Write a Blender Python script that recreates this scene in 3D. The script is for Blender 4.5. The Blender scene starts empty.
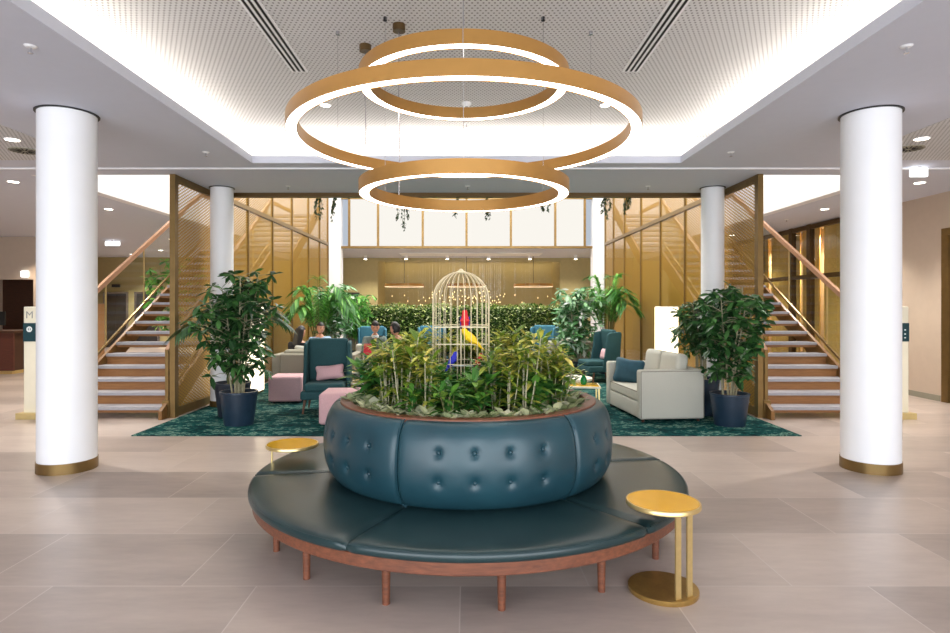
import bpy, bmesh, math, random
from mathutils import Vector, Matrix
sc = bpy.context.scene
COL = sc.collection
PI = math.pi
random.seed(7)

# ------------------------------------------------------------------ camera, world, light, exposure
cam_d = bpy.data.cameras.new('camera')
cam_d.sensor_width = 36.0
cam_d.lens = 36.0 * 600 / 950
cam_d.shift_x = 8.5 / 950
cam_d.shift_y = -10.5 / 950
cam_d.clip_end = 200
cam = bpy.data.objects.new('camera', cam_d); COL.objects.link(cam)
cam.location = (0, 0, 1.65); cam.rotation_euler = (PI / 2, 0, 0)
sc.camera = cam
sc.view_settings.view_transform = 'Standard'
sc.view_settings.look = 'None'
sc.view_settings.exposure = 0.05
sc.view_settings.gamma = 1.0
sc.view_settings.use_curve_mapping = False
sc.cycles.use_denoising = True
sc.cycles.max_bounces = 9
sc.cycles.diffuse_bounces = 5
sc.cycles.glossy_bounces = 3
sc.cycles.transmission_bounces = 4
sc.cycles.transparent_max_bounces = 16
sc.cycles.sample_clamp_indirect = 6
world = bpy.data.worlds.new('world'); sc.world = world
world.use_nodes = True
world.node_tree.nodes['Background'].inputs[0].default_value = (0.80, 0.88, 1.0, 1)
world.node_tree.nodes['Background'].inputs[1].default_value = 0.6

def area(name, loc, rot, sx, sy, power, color=(1, 1, 1), spread=PI):
    d = bpy.data.lights.new(name, 'AREA'); d.shape = 'RECTANGLE'; d.size = sx; d.size_y = sy
    d.energy = power; d.color = color; d.spread = spread
    o = bpy.data.objects.new(name, d); COL.objects.link(o); o.location = loc; o.rotation_euler = rot
    return o
def spot(name, loc, power, color=(1, .93, .84), angle=110, blend=.6, rot=(0, 0, 0)):
    d = bpy.data.lights.new(name, 'SPOT'); d.energy = power; d.color = color
    d.spot_size = math.radians(angle); d.spot_blend = blend; d.shadow_soft_size = .05
    o = bpy.data.objects.new(name, d); COL.objects.link(o); o.location = loc; o.rotation_euler = rot
    return o
# daylight through the shop-front windows behind the camera
area('window_daylight', (0, -4.6, 1.75), (PI / 2, 0, 0), 18, 3.2, 1150, (.88, .94, 1.0))
# unseen area lights added to brighten the lounge void and both stair wells
area('void_fill', (0, 14.4, 6.35), (0, 0, 0), 7.5, 7.0, 1050, (1, .985, .95))
area('stairwell_fill', (-5.35, 13.6, 6.35), (0, 0, 0), 1.7, 8.5, 300, (.97, .985, 1))
area('stairwell_fill', (5.35, 13.6, 6.35), (0, 0, 0), 1.7, 8.5, 300, (.97, .985, 1))

# ------------------------------------------------------------------ materials
def lin(c):
    c /= 255.0
    return c / 12.92 if c <= .04045 else ((c + .055) / 1.055) ** 2.4
def rgb(r, g, b): return (lin(r), lin(g), lin(b), 1)

class NT:
    def __init__(s, name):
        s.m = bpy.data.materials.new(name); s.m.use_nodes = True
        s.t = s.m.node_tree; s.t.nodes.clear()
        s.out = s.n('ShaderNodeOutputMaterial')
    def n(s, typ, **kw):
        nd = s.t.nodes.new(typ)
        for k, v in kw.items(): setattr(nd, k, v)
        return nd
    def l(s, a, b): s.t.links.new(a, b)
    def math(s, op, a, b=None, c=None):
        nd = s.n('ShaderNodeMath', operation=op)
        for i, v in enumerate((a, b, c)):
            if v is None: continue
            if isinstance(v, (int, float)): nd.inputs[i].default_value = v
            else: s.l(v, nd.inputs[i])
        return nd.outputs[0]
    def ramp(s, fac, stops):
        r = s.n('ShaderNodeValToRGB')
        while len(r.color_ramp.elements) < len(stops): r.color_ramp.elements.new(.5)
        for e, (p, c) in zip(r.color_ramp.elements, stops): e.position = p; e.color = c
        s.l(fac, r.inputs[0]); return r.outputs[0]
    def pos(s):
        g = s.n('ShaderNodeNewGeometry'); return g.outputs['Position']
    def obj(s):
        return s.n('ShaderNodeTexCoord').outputs['Object']
    def noise(s, vec, scale, detail=3, rough=.5):
        nd = s.n('ShaderNodeTexNoise'); nd.inputs['Scale'].default_value = scale
        nd.inputs['Detail'].default_value = detail; nd.inputs['Roughness'].default_value = rough
        s.l(vec, nd.inputs['Vector']); return nd.outputs[0]
    def bsdf(s, color=None, rough=.5, metal=0, spec=.5, **kw):
        b = s.n('ShaderNodeBsdfPrincipled')
        if color is not None:
            if isinstance(color, tuple): b.inputs['Base Color'].default_value = color
            else: s.l(color, b.inputs['Base Color'])
        if isinstance(rough, (int, float)): b.inputs['Roughness'].default_value = rough
        else: s.l(rough, b.inputs['Roughness'])
        b.inputs['Metallic'].default_value = metal
        b.inputs['Specular IOR Level'].default_value = spec
        for k, v in kw.items(): b.inputs[k.replace('_', ' ')].default_value = v
        return b
    def fin(s, shader):
        s.l(shader.outputs[0] if hasattr(shader, 'outputs') else shader, s.out.inputs[0]); return s.m
    def bump(s, b, h, strength=.3, dist=.01):
        bp = s.n('ShaderNodeBump'); bp.inputs['Strength'].default_value = strength
        bp.inputs['Distance'].default_value = dist; s.l(h, bp.inputs['Height']); s.l(bp.outputs[0], b.inputs['Normal'])

def plain(name, c, rough=.5, metal=0, var=.06, nscale=8, spec=.5, bump=0, bscale=200, **kw):
    t = NT(name); c = rgb(*c)
    v = t.noise(t.obj(), nscale)
    lo = tuple(x * (1 - var) for x in c[:3]) + (1,); hi = tuple(min(1, x * (1 + var)) for x in c[:3]) + (1,)
    b = t.bsdf(t.ramp(v, [(.3, lo), (.7, hi)]), rough, metal, spec, **kw)
    if bump: t.bump(b, t.noise(t.obj(), bscale, 2), bump, .004)
    return t.fin(b)
def emit(name, c, s):
    t = NT(name); e = t.n('ShaderNodeEmission'); e.inputs[0].default_value = rgb(*c); e.inputs[1].default_value = s
    return t.fin(e)
def leafmat(name, stops, rough=.45, trans=.25):
    t = NT(name); g = t.n('ShaderNodeNewGeometry')
    c = t.ramp(g.outputs['Random Per Island'], stops)
    b = t.bsdf(c, rough, 0, .4)
    tr = t.n('ShaderNodeBsdfTranslucent'); t.l(c, tr.inputs[0])
    mx = t.n('ShaderNodeMixShader'); mx.inputs[0].default_value = trans
    t.l(b.outputs[0], mx.inputs[1]); t.l(tr.outputs[0], mx.inputs[2])
    return t.fin(mx)
def wood(name, a, b_, rough=.45, scale=(3, 40, 40)):
    t = NT(name); mp = t.n('ShaderNodeMapping'); mp.inputs['Scale'].default_value = scale
    t.l(t.obj(), mp.inputs[0]); v = t.noise(mp.outputs[0], 1.5, 5, .6)
    return t.fin(t.bsdf(t.ramp(v, [(.3, rgb(*a)), (.7, rgb(*b_))]), rough))

M = {}
M['white'] = plain('white_paint', (238, 238, 240), .55, var=.01)
M['ceil'] = plain('ceiling_paint', (206, 209, 222), .7, var=.01)
M['column'] = plain('column_paint', (246, 246, 248), .45, var=.005)
M['beige'] = plain('beige_wall_paint', (200, 182, 164), .7, var=.02)
M['olive'] = plain('olive_wall_paint', (184, 170, 122), .7, var=.03)
M['bronze'] = plain('bronze_metal', (134, 108, 66), .38, .75, var=.08)
M['darkbronze'] = plain('dark_bronze_metal', (96, 74, 44), .4, .7)
M['ringbronze'] = plain('satin_bronze_ring', (166, 122, 62), .42, .55, var=.04)
M['brass'] = plain('brushed_brass', (228, 202, 140), .3, .8, var=.05, nscale=30)
M['brasstop'] = plain('yellow_brass_plate', (238, 182, 18), .14, .3, var=.03)
M['brassdisc'] = plain('spun_brass', (182, 146, 82), .28, .7, var=.1, nscale=20)
M['black'] = plain('black_plastic', (22, 22, 22), .5)
M['ringlight'] = emit('ring_diffuser', (255, 248, 236), 8)
M['covelight'] = emit('cove_strip_light', (255, 244, 226), 30)
M['lamp'] = emit('downlight_lens', (255, 244, 226), 14)
M['signlight'] = emit('lit_sign_face', (250, 252, 255), 3.2)
M['boxlamp'] = emit('lamp_shade_glow', (255, 240, 208), 2.6)
M['panel'] = emit('backlit_panel', (252, 248, 240), .95)
M['bead'] = emit('glowing_bead', (255, 226, 160), 3.0)
M['niche'] = emit('niche_strip_light', (255, 226, 170), 6)
M['curtainlight'] = emit('pendant_light_lens', (255, 226, 180), 1.6)
M['teal'] = plain('teal_wool_fabric', (36, 76, 80), .85, var=.12, nscale=60, bump=.25, bscale=400)
M['tealblue'] = plain('blue_teal_fabric', (58, 110, 128), .85, var=.1, nscale=60)
M['grey'] = plain('pale_grey_fabric', (196, 194, 182), .9, var=.05, nscale=80, bump=.2, bscale=500)
M['taupe'] = plain('taupe_fabric', (150, 146, 130), .9, var=.05, nscale=80)
M['pink'] = plain('dusty_pink_fabric', (214, 172, 176), .9, var=.05, nscale=70, bump=.2, bscale=500)
M['tealcush'] = plain('petrol_velvet', (42, 84, 100), .7, var=.15, nscale=12)
M['pipe'] = plain('taupe_piping', (128, 122, 110), .8)
M['wood'] = wood('walnut_wood', (96, 56, 40), (134, 80, 56), .42)
M['oak'] = wood('oak_wood', (166, 118, 76), (196, 148, 102), .5)
M['darkwood'] = wood('dark_wood', (58, 34, 22), (84, 50, 32), .5)
M['redwood'] = wood('reddish_wood', (80, 42, 32), (104, 56, 42), .5)
M['chairleg'] = wood('brown_chair_leg', (96, 60, 42), (122, 80, 58), .5)
M['tread'] = plain('grey_stone_tread', (158, 156, 162), .5, var=.05, nscale=20)
M['treadwood'] = wood('tread_oak_underside', (128, 84, 44), (150, 104, 60), .5)
M['stringer'] = wood('gold_oak_stringer', (116, 78, 36), (138, 98, 48), .45)
M['handrail'] = wood('handrail_oak', (150, 110, 82), (182, 142, 112), .45)
M['cream'] = plain('cream_panel', (236, 230, 208), .5, var=.02)
M['goldbase'] = plain('gold_plinth', (206, 184, 128), .4, .3)
M['signteal'] = plain('dark_teal_sign', (14, 58, 66), .5)
M['signwhite'] = plain('white_print', (230, 236, 236), .6)
M['signgrey'] = plain('grey_print', (150, 150, 146), .6)
M['pot'] = plain('blue_black_pot', (30, 50, 70), .38, var=.1)
M['potdark'] = plain('dark_pot', (34, 42, 56), .45)
M['soil'] = plain('brown_soil', (88, 62, 44), .95, var=.35, nscale=60, bump=.8, bscale=90)
M['cage'] = plain('cream_cage_wire', (226, 212, 178), .4, .15)
M['stem'] = plain('pale_plant_stem', (164, 158, 128), .7, var=.2, nscale=40)
M['stemgreen'] = plain('green_brown_stem', (112, 112, 66), .7, var=.2)
M['darkdoor'] = plain('dark_metal_door', (62, 58, 56), .4)
M['skin'] = plain('skin_tone', (206, 150, 122), .5, var=.04)
M['hair'] = plain('black_hair', (26, 20, 18), .5, var=.3, nscale=60)
M['greenglass'] = plain('green_glass', (20, 150, 80), .08, 0, .05, Transmission_Weight=.35)
M['flower'] = plain('pale_flower', (238, 206, 190), .6)
M['knit'] = plain('grey_green_jacket', (112, 124, 116), .9)
M['blackcloth'] = plain('black_cloth', (26, 24, 28), .9)
M['jeans'] = plain('blue_jeans', (42, 56, 88), .9, var=.15)
M['bluecloth'] = plain('light_blue_cloth', (150, 178, 206), .9)
M['shoe'] = plain('dark_shoe', (40, 34, 32), .5)
M['redcloth'] = plain('red_paper', (206, 40, 62), .6)
M['byellow'] = plain('yellow_feathers', (244, 204, 16), .6)
M['bred'] = plain('red_feathers', (206, 36, 44), .6)
M['bblue'] = plain('blue_feathers', (36, 44, 190), .6)
M['beak'] = plain('dark_beak', (60, 50, 44), .4)
M['chrome'] = plain('chrome', (200, 200, 204), .25, .9)
M['ventslit'] = plain('vent_slot', (14, 13, 13), .9)

def leather(name):
    t = NT(name); v = t.noise(t.obj(), 3, 4)
    c = t.ramp(v, [(.3, rgb(26, 58, 68)), (.7, rgb(33, 70, 80))])
    b = t.bsdf(c, .36, 0, .5)
    t.bump(b, t.noise(t.obj(), 160, 3), .12, .003)
    return t.fin(b)
M['leather'] = leather('teal_leather')
def leather_reflect(name):
    t = NT(name); v = t.noise(t.obj(), 3, 4)
    c = t.ramp(v, [(.3, rgb(27, 49, 52)), (.7, rgb(36, 58, 60))])  # same teal leather, base darkened to carry the seat top's warm ceiling reflection
    b = t.bsdf(c, .3, 0, .5)
    t.bump(b, t.noise(t.obj(), 160, 3), .1, .003)
    return t.fin(b)
M['seatreflect'] = leather_reflect('teal_leather_reflect_tone')

def glass(name, tint=(.96, .98, .96), refl=.08):
    t = NT(name); tr = t.n('ShaderNodeBsdfTransparent'); tr.inputs[0].default_value = tint + (1,)
    gl = t.n('ShaderNodeBsdfGlossy'); gl.inputs['Roughness'].default_value = .02
    fr = t.n('ShaderNodeFresnel'); fr.inputs[0].default_value = 1.5
    gm = t.n('ShaderNodeNewGeometry'); ff = t.math('MULTIPLY', fr.outputs[0], t.math('SUBTRACT', 1.0, gm.outputs['Backfacing']))
    mx = t.n('ShaderNodeMixShader'); t.l(ff, mx.inputs[0]); t.l(tr.outputs[0], mx.inputs[1]); t.l(gl.outputs[0], mx.inputs[2])
    return t.fin(mx)
M['glass'] = glass('clear_glass')

def perforated(name, base, px, py, r, dark):
    t = NT(name); s = t.n('ShaderNodeSeparateXYZ'); t.l(t.pos(), s.inputs[0])
    v = t.math('DIVIDE', s.outputs[1], py); row = t.math('FLOOR', v)
    off = t.math('MULTIPLY', t.math('MODULO', row, 2.0), .5)
    u = t.math('ADD', t.math('DIVIDE', s.outputs[0], px), off)
    fu = t.math('MULTIPLY', t.math('SUBTRACT', t.math('FRACT', u), .5), px)
    fv = t.math('MULTIPLY', t.math('SUBTRACT', t.math('FRACT', v), .5), py)
    d = t.math('SQRT', t.math('ADD', t.math('MULTIPLY', fu, fu), t.math('MULTIPLY', fv, fv)))
    k = t.math('LESS_THAN', d, r)
    mx = t.n('ShaderNodeMix', data_type='RGBA'); t.l(k, mx.inputs[0])
    mx.inputs[6].default_value = rgb(*base); mx.inputs[7].default_value = rgb(*dark)
    return t.fin(t.bsdf(mx.outputs[2], .7, 0, .3))
M['perf'] = perforated('perforated_ceiling_board', (212, 211, 212), .046, .042, .0095, (112, 109, 108))

def goldmesh(name):
    # expanded-metal sheet: diamond openings in the metal
    t = NT(name); s = t.n('ShaderNodeSeparateXYZ'); t.l(t.pos(), s.inputs[0])
    a = t.math('DIVIDE', s.outputs[1], .10); b = t.math('DIVIDE', s.outputs[2], .05)
    p = t.math('ABSOLUTE', t.math('SUBTRACT', t.math('FRACT', t.math('ADD', a, b)), .5))
    q = t.math('ABSOLUTE', t.math('SUBTRACT', t.math('FRACT', t.math('SUBTRACT', a, b)), .5))
    hole = t.math('LESS_THAN', t.math('MAXIMUM', p, q), .375)
    m = t.bsdf(rgb(178, 138, 54), .45, .45)
    tr = t.n('ShaderNodeBsdfTransparent')
    mx = t.n('ShaderNodeMixShader'); t.l(hole, mx.inputs[0]); t.l(m.outputs[0], mx.inputs[1]); t.l(tr.outputs[0], mx.inputs[2])
    return t.fin(mx)
M['goldmesh'] = goldmesh('gold_expanded_metal')

def floor_tiles():
    t = NT('stone_floor_tiles'); s = t.n('ShaderNodeSeparateXYZ'); t.l(t.pos(), s.inputs[0])
    TW, TD = 1.2, .8125
    v = t.math('DIVIDE', t.math('SUBTRACT', s.outputs[1], 3.535 - TD * 20), TD); row = t.math('FLOOR', v)
    u = t.math('ADD', t.math('DIVIDE', s.outputs[0], TW), t.math('MULTIPLY', row, .37))
    colm = t.math('FLOOR', u)
    cmb = t.n('ShaderNodeCombineXYZ'); t.l(colm, cmb.inputs[0]); t.l(row, cmb.inputs[1])
    wn = t.n('ShaderNodeTexWhiteNoise', noise_dimensions='2D'); t.l(cmb.outputs[0], wn.inputs['Vector'])
    mp = t.n('ShaderNodeMapping'); mp.inputs['Scale'].default_value = (.55, 2.2, 1); mp.inputs['Rotation'].default_value = (0, 0, .5); t.l(t.pos(), mp.inputs[0])
    add = t.n('ShaderNodeVectorMath', operation='ADD'); t.l(mp.outputs[0], add.inputs[0]); t.l(wn.outputs['Color'], add.inputs[1])
    n1 = t.noise(add.outputs[0], 1.3, 4, .5)
    n2 = t.noise(add.outputs[0], 9, 4, .6); nn = t.math('ADD', t.math('MULTIPLY', n1, .65), t.math('MULTIPLY', n2, .35))
    val = t.math('ADD', t.math('MULTIPLY', nn, .68), t.math('MULTIPLY', wn.outputs['Value'], .32))
    c = t.ramp(val, [(.22, rgb(156, 142, 134)), (.5, rgb(187, 171, 161)), (.78, rgb(210, 194, 183))])
    fu = t.math('ABSOLUTE', t.math('SUBTRACT', t.math('FRACT', u), .5)); fv = t.math('ABSOLUTE', t.math('SUBTRACT', t.math('FRACT', v), .5))
    j = t.math('MAXIMUM', t.math('GREATER_THAN', fu, .5 - .0030), t.math('GREATER_THAN', fv, .5 - .0048))
    mx = t.n('ShaderNodeMix', data_type='RGBA'); t.l(j, mx.inputs[0]); t.l(c, mx.inputs[6]); mx.inputs[7].default_value = rgb(204, 192, 184)
    rg = .3
    return t.fin(t.bsdf(mx.outputs[2], rg, 0, .45))
M['floor'] = floor_tiles()

def carpet_mat():
    t = NT('teal_patterned_carpet'); mp = t.n('ShaderNodeMapping'); mp.inputs['Scale'].default_value = (1.0, 1.6, 1); t.l(t.pos(), mp.inputs[0])
    n1 = t.noise(mp.outputs[0], 2.4, 8, .7); n2 = t.noise(mp.outputs[0], 13, 4, .6)
    v = t.math('ADD', t.math('MULTIPLY', n1, .6), t.math('MULTIPLY', n2, .4))
    c = t.ramp(v, [(.36, rgb(8, 18, 20)), (.45, rgb(10, 50, 52)), (.53, rgb(14, 76, 74)), (.565, rgb(120, 152, 136)), (.6, rgb(16, 46, 42)), (.7, rgb(8, 30, 32))])
    return t.fin(t.bsdf(c, .95, 0, .1))
M['carpet'] = carpet_mat()

G_ = lambda *a: rgb(*a)
M['ficus'] = leafmat('dark_green_leaf', [(0, G_(32, 66, 37)), (.5, G_(51, 94, 49)), (.85, G_(73, 123, 61)), (1, G_(106, 159, 90))], .35)
M['palm'] = leafmat('palm_leaf', [(0, G_(56, 111, 48)), (.6, G_(96, 166, 71)), (1, G_(151, 206, 103))], .45)
M['palmdark'] = leafmat('dark_palm_leaf', [(0, G_(42, 75, 44)), (.6, G_(66, 106, 56)), (1, G_(106, 145, 85))], .45)
M['silver'] = leafmat('silver_green_leaf', [(0, G_(42, 90, 46)), (.5, G_(90, 145, 85)), (.8, G_(174, 212, 171)), (1, G_(238, 238, 238))], .4)
M['dracaena'] = leafmat('yellow_green_leaf', [(0, G_(62, 100, 35)), (.4, G_(122, 149, 50)), (.75, G_(180, 182, 73)), (1, G_(234, 214, 109))], .4)
M['dracdark'] = leafmat('deep_green_leaf', [(0, G_(37, 84, 37)), (.5, G_(70, 131, 55)), (.85, G_(109, 162, 64)), (1, G_(174, 194, 86))], .35)
M['varieg'] = leafmat('variegated_leaf', [(0, G_(96, 118, 80)), (.3, G_(170, 182, 132)), (.7, G_(222, 220, 178)), (1, G_(238, 234, 210))], .5, .15)
M['hedge'] = leafmat('hedge_leaf', [(0, G_(44, 72, 30)), (.35, G_(92, 124, 50)), (.65, G_(150, 170, 84)), (.85, G_(200, 206, 140)), (1, G_(232, 236, 204))], .5)
M['vine'] = leafmat('vine_leaf', [(0, G_(28, 50, 32)), (1, G_(58, 88, 52))], .5)

# ------------------------------------------------------------------ geometry helpers: a shape is (verts, faces)
def T(g, mtx): return ([mtx @ Vector(v) for v in g[0]], g[1])
def mv(g, x=0, y=0, z=0): return T(g, Matrix.Translation((x, y, z)))
def rz(g, a): return T(g, Matrix.Rotation(a, 4, 'Z'))
def rx(g, a): return T(g, Matrix.Rotation(a, 4, 'X'))
def ry(g, a): return T(g, Matrix.Rotation(a, 4, 'Y'))
def mirx(g): return ([Vector((-v[0], v[1], v[2])) for v in g[0]], [tuple(reversed(f)) for f in g[1]])
def join(*gs):
    V, F = [], []
    for g in gs:
        o = len(V); V += [Vector(v) for v in g[0]]; F += [tuple(i + o for i in f) for f in g[1]]
    return V, F
def box(x0, x1, y0, y1, z0, z1):
    V = [(x, y, z) for z in (z0, z1) for y in (y0, y1) for x in (x0, x1)]
    return V, [(0, 2, 3, 1), (4, 5, 7, 6), (0, 1, 5, 4), (2, 6, 7, 3), (0, 4, 6, 2), (1, 3, 7, 5)]
def rbox(cx, cy, cz, sx, sy, sz, r=.03, seg=3, puff=0.0, inner=1):
    hs = (sx / 2, sy / 2, sz / 2); r = min(r, *hs) * .999
    ax = []
    for h in hs:
        a = [h - r + r * math.tan(k * PI / 4 / seg) for k in range(seg + 1)]
        n = max(1, int(inner)); ins = [-(h - r) + 2 * (h - r) * i / n for i in range(1, n)]
        ax.append(sorted([-x for x in a] + ins + a))
    idx, V, F = {}, [], []
    def vert(p):
        q = [max(-(h - r), min(h - r, c)) for c, h in zip(p, hs)]
        d = Vector([a - b for a, b in zip(p, q)])
        if d.length > 1e-9: d = d.normalized() * r
        v = Vector(q) + d
        if puff:
            m = [1 - (v[i] / hs[i]) ** 2 for i in range(3)]
            v = Vector((v.x * (1 + puff * m[1] * m[2] * .4), v.y * (1 + puff * m[0] * m[2]), v.z * (1 + puff * m[0] * m[1])))
        k = (round(v.x, 5), round(v.y, 5), round(v.z, 5))
        if k not in idx: idx[k] = len(V); V.append(v + Vector((cx, cy, cz)))
        return idx[k]
    for a in range(3):
        b, c = (a + 1) % 3, (a + 2) % 3
        for sg in (-1, 1):
            for i in range(len(ax[b]) - 1):
                for j in range(len(ax[c]) - 1):
                    q = []
                    for (ii, jj) in ((i, j), (i + 1, j), (i + 1, j + 1), (i, j + 1)):
                        p = [0, 0, 0]; p[a] = sg * hs[a]; p[b] = ax[b][ii]; p[c] = ax[c][jj]
                        q.append(vert(p))
                    if sg < 0: q.reverse()
                    q2 = [x for k, x in enumerate(q) if x != q[k - 1]]
                    if len(q2) >= 3: F.append(tuple(q2))
    return V, F
def cyl(r, z0, z1, n=24, r2=None, x=0, y=0):
    return lathe([(0, z0), (r, z0), (r if r2 is None else r2, z1), (0, z1)], n, x, y)
def lathe(prof, n=32, x=0, y=0, a0=0, a1=2 * PI):
    full = abs(a1 - a0 - 2 * PI) < 1e-6; m = n if full else n + 1
    V, F, rows = [], [], []
    for (r, z) in prof:
        if r < 1e-7: rows.append([len(V)] * m); V.append((x, y, z))
        else:
            rows.append(list(range(len(V), len(V) + m)))
            for k in range(m):
                a = a0 + (a1 - a0) * k / n; V.append((x + r * math.cos(a), y + r * math.sin(a), z))
    for i in range(len(rows) - 1):
        for k in range(n):
            k2 = (k + 1) % m
            q = [rows[i][k], rows[i][k2], rows[i + 1][k2], rows[i + 1][k]]
            q2 = [v for j, v in enumerate(q) if v != q[j - 1]]
            if len(q2) >= 3: F.append(tuple(q2))
    return V, F
def ring(r0, r1, z0, z1, n=96, x=0, y=0):
    return lathe([(r0, z0), (r1, z0), (r1, z1), (r0, z1), (r0, z0)], n, x, y)
def tube(pts, r, n=6, r2=None, caps=True):
    pts = [Vector(p) for p in pts]; V, F = [], []; N = len(pts); prev = None
    for i, p in enumerate(pts):
        d = (pts[min(i + 1, N - 1)] - pts[max(i - 1, 0)]).normalized()
        if prev is None:
            a = d.orthogonal().normalized()
        else:
            a = (prev - d * prev.dot(d)).normalized()
        prev = a; b = d.cross(a)
        rr = r[i] if isinstance(r, (list, tuple)) else (r + ((r2 if r2 is not None else r) - r) * i / (N - 1))
        for k in range(n):
            t = 2 * PI * k / n; V.append(p + (a * math.cos(t) + b * math.sin(t)) * rr)
    for i in range(N - 1):
        for k in range(n):
            F.append((i * n + k, i * n + (k + 1) % n, (i + 1) * n + (k + 1) % n, (i + 1) * n + k))
    if caps: F.append(tuple(reversed(range(n)))); F.append(tuple(range((N - 1) * n, N * n)))
    return V, F
def bar(p, q, w, h=None):
    h = h or w; p, q = Vector(p), Vector(q); d = (q - p).normalized()
    up = Vector((0, 0, 1)) if abs(d.z) < .95 else Vector((0, 1, 0))
    s = d.cross(up).normalized(); u = s.cross(d).normalized(); V = []
    for e in (p, q):
        for a, b in ((-1, -1), (1, -1), (1, 1), (-1, 1)): V.append(e + s * a * w / 2 + u * b * h / 2)
    return V, [(3, 2, 1, 0), (4, 5, 6, 7), (0, 1, 5, 4), (1, 2, 6, 5), (2, 3, 7, 6), (3, 0, 4, 7)]
def prism(pts, t, bevel=.0, seg=3):
    # polygon in the YZ plane, thickness t along X, bevelled edges
    bm = bmesh.new()
    f = bm.faces.new([bm.verts.new((-t / 2, p[0], p[1])) for p in pts])
    e = bmesh.ops.extrude_face_region(bm, geom=[f])
    for v in e['geom']:
        if isinstance(v, bmesh.types.BMVert): v.co.x += t
    bmesh.ops.recalc_face_normals(bm, faces=bm.faces)
    if bevel: bmesh.ops.bevel(bm, geom=list(bm.edges), offset=bevel, segments=seg, affect='EDGES', profile=.5)
    bm.verts.index_update()
    g = ([v.co.copy() for v in bm.verts], [tuple(v.index for v in f.verts) for f in bm.faces]); bm.free()
    return g
def ball(r, x=0, y=0, z=0, sx=1, sy=1, sz=1, n=14, m=9):
    g = lathe([(r * math.sin(PI * i / m), -r * math.cos(PI * i / m)) for i in range(m + 1)], n)
    return ([Vector((v[0] * sx + x, v[1] * sy + y, v[2] * sz + z)) for v in g[0]], g[1])
def leaf(base, d, length, width, droop=.3, seg=3, fold=.15, widths=None, roll=0):
    base = Vector(base); d = Vector(d).normalized(); up = Vector((0, 0, 1))
    s = d.cross(up)
    s = s.normalized() if s.length > 1e-3 else Vector((1, 0, 0))
    u = s.cross(d); V, F = [], []
    if roll: s, u = s * math.cos(roll) + u * math.sin(roll), u * math.cos(roll) - s * math.sin(roll)
    W = widths or [.12, .85, 1.0, .1] if seg == 3 else widths or [.2, 1, .1]
    for i in range(seg + 1):
        t = i / seg
        c = base + d * length * t - Vector((0, 0, 1)) * droop * length * t * t
        w = width * W[i] / 2
        V += [c - s * w + u * fold * w, c, c + s * w + u * fold * w]
    for i in range(seg):
        a = i * 3; F += [(a, a + 1, a + 4, a + 3), (a + 1, a + 2, a + 5, a + 4)]
    return V, F

def mesh_of(name, g, mat, smooth=True, angle=38):
    me = bpy.data.meshes.new(name); me.from_pydata([tuple(v) for v in g[0]], [], g[1]); me.update()
    if mat is not None: me.materials.append(M[mat] if isinstance(mat, str) else mat)
    if smooth:
        me.shade_smooth()
        try: me.set_sharp_from_angle(angle=math.radians(angle))
        except Exception: pass
    return me
def obj(name, g, mat, parent=None, label=None, loc=None, smooth=True, angle=38, fixn=False):
    me = mesh_of(name, g, mat, smooth, angle)
    if fixn:
        bm = bmesh.new(); bm.from_mesh(me); bmesh.ops.recalc_face_normals(bm, faces=bm.faces); bm.to_mesh(me); bm.free()
    o = bpy.data.objects.new(name, me); COL.objects.link(o)
    if parent is not None: o.parent = parent
    if loc is not None: o.location = loc
    if label: o['label'] = label
    return o
def tag(o, label, cat, group=None, kind=None):
    o['label'] = label; o['category'] = cat
    if group: o['group'] = group
    if kind: o['kind'] = kind
    return o
def thing(name, label, cat, loc=(0, 0, 0), rot=0, group=None):
    o = bpy.data.objects.new(name, None); COL.objects.link(o); o.empty_display_size = .1
    o.location = loc; o.rotation_euler = (0, 0, rot)
    return tag(o, label, cat, group)
def struct(name, g, mat, parent=None, label=None, **kw):
    o = obj(name, g, mat, parent, **kw)
    if parent is None: o['kind'] = 'structure'
    if label: o['label'] = label
    return o
KIDS = {}
def copy_tree(o, parent=None, loc=None, rot=None, label=None, group=None, scale=None):
    c = o.copy(); COL.objects.link(c)
    if parent is not None: c.parent = parent
    if loc is not None: c.location = loc
    if rot is not None: c.rotation_euler = (0, 0, rot)
    if scale is not None: c.scale = (scale,) * 3
    if label: c['label'] = label
    if group: c['group'] = group
    for ch in list(o.children): copy_tree(ch, c)
    return c
# ------------------------------------------------------------------ the setting
H, HU = 3.6, 4.10
struct('floor', box(-15, 9, -5.2, 26, -.2, 0), 'floor', label='beige stone tile floor')
S = 4.34          # mesh screens
W = 6.3           # outer edge of the stair wells
ceil = [box(-15, -2.92, -5.2, 8.18, H, H + .1), box(2.92, 9, -5.2, 8.18, H, H + .1), box(-2.92, 2.92, -5.2, -2, H, H + .1),
        box(-15, 9, 8.18, 8.93, H, H + .1), box(-S, S, 8.93, 10.33, H, H + .1),
        box(-15, -W - .19, 8.93, 26, H, H + .1), box(W + .19, 9, 8.93, 26, H, H + .1)]
struct('ceiling', join(*ceil), 'ceil', label='pale grey lower ceiling', smooth=False)
struct('ceiling_cove', join(box(-3.5, 3.5, -2.6, 8.72, HU, HU + .1)), 'perf', label='white perforated ceiling board inside the lit cove', smooth=False)
struct('trim_cove_side', join(box(-3.52, -3.5, -2.6, 8.74, H + .1, HU), box(3.5, 3.52, -2.6, 8.74, H + .1, HU),
       box(-3.5, 3.5, 8.72, 8.74, H + .1, HU), box(-3.5, 3.5, -2.62, -2.6, H + .1, HU)), 'white', smooth=False)
struct('ceiling_perforated_side', join(box(-14.9, -5.0, 2, 8.0, H - .006, H), box(5.0, 8.2, 2, 8.0, H - .006, H)), 'perf', smooth=False)
struct('trim_ceiling_seam', box(-14.9, 8.2, 8.46, 8.49, H - .02, H), 'white', smooth=False)
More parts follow.
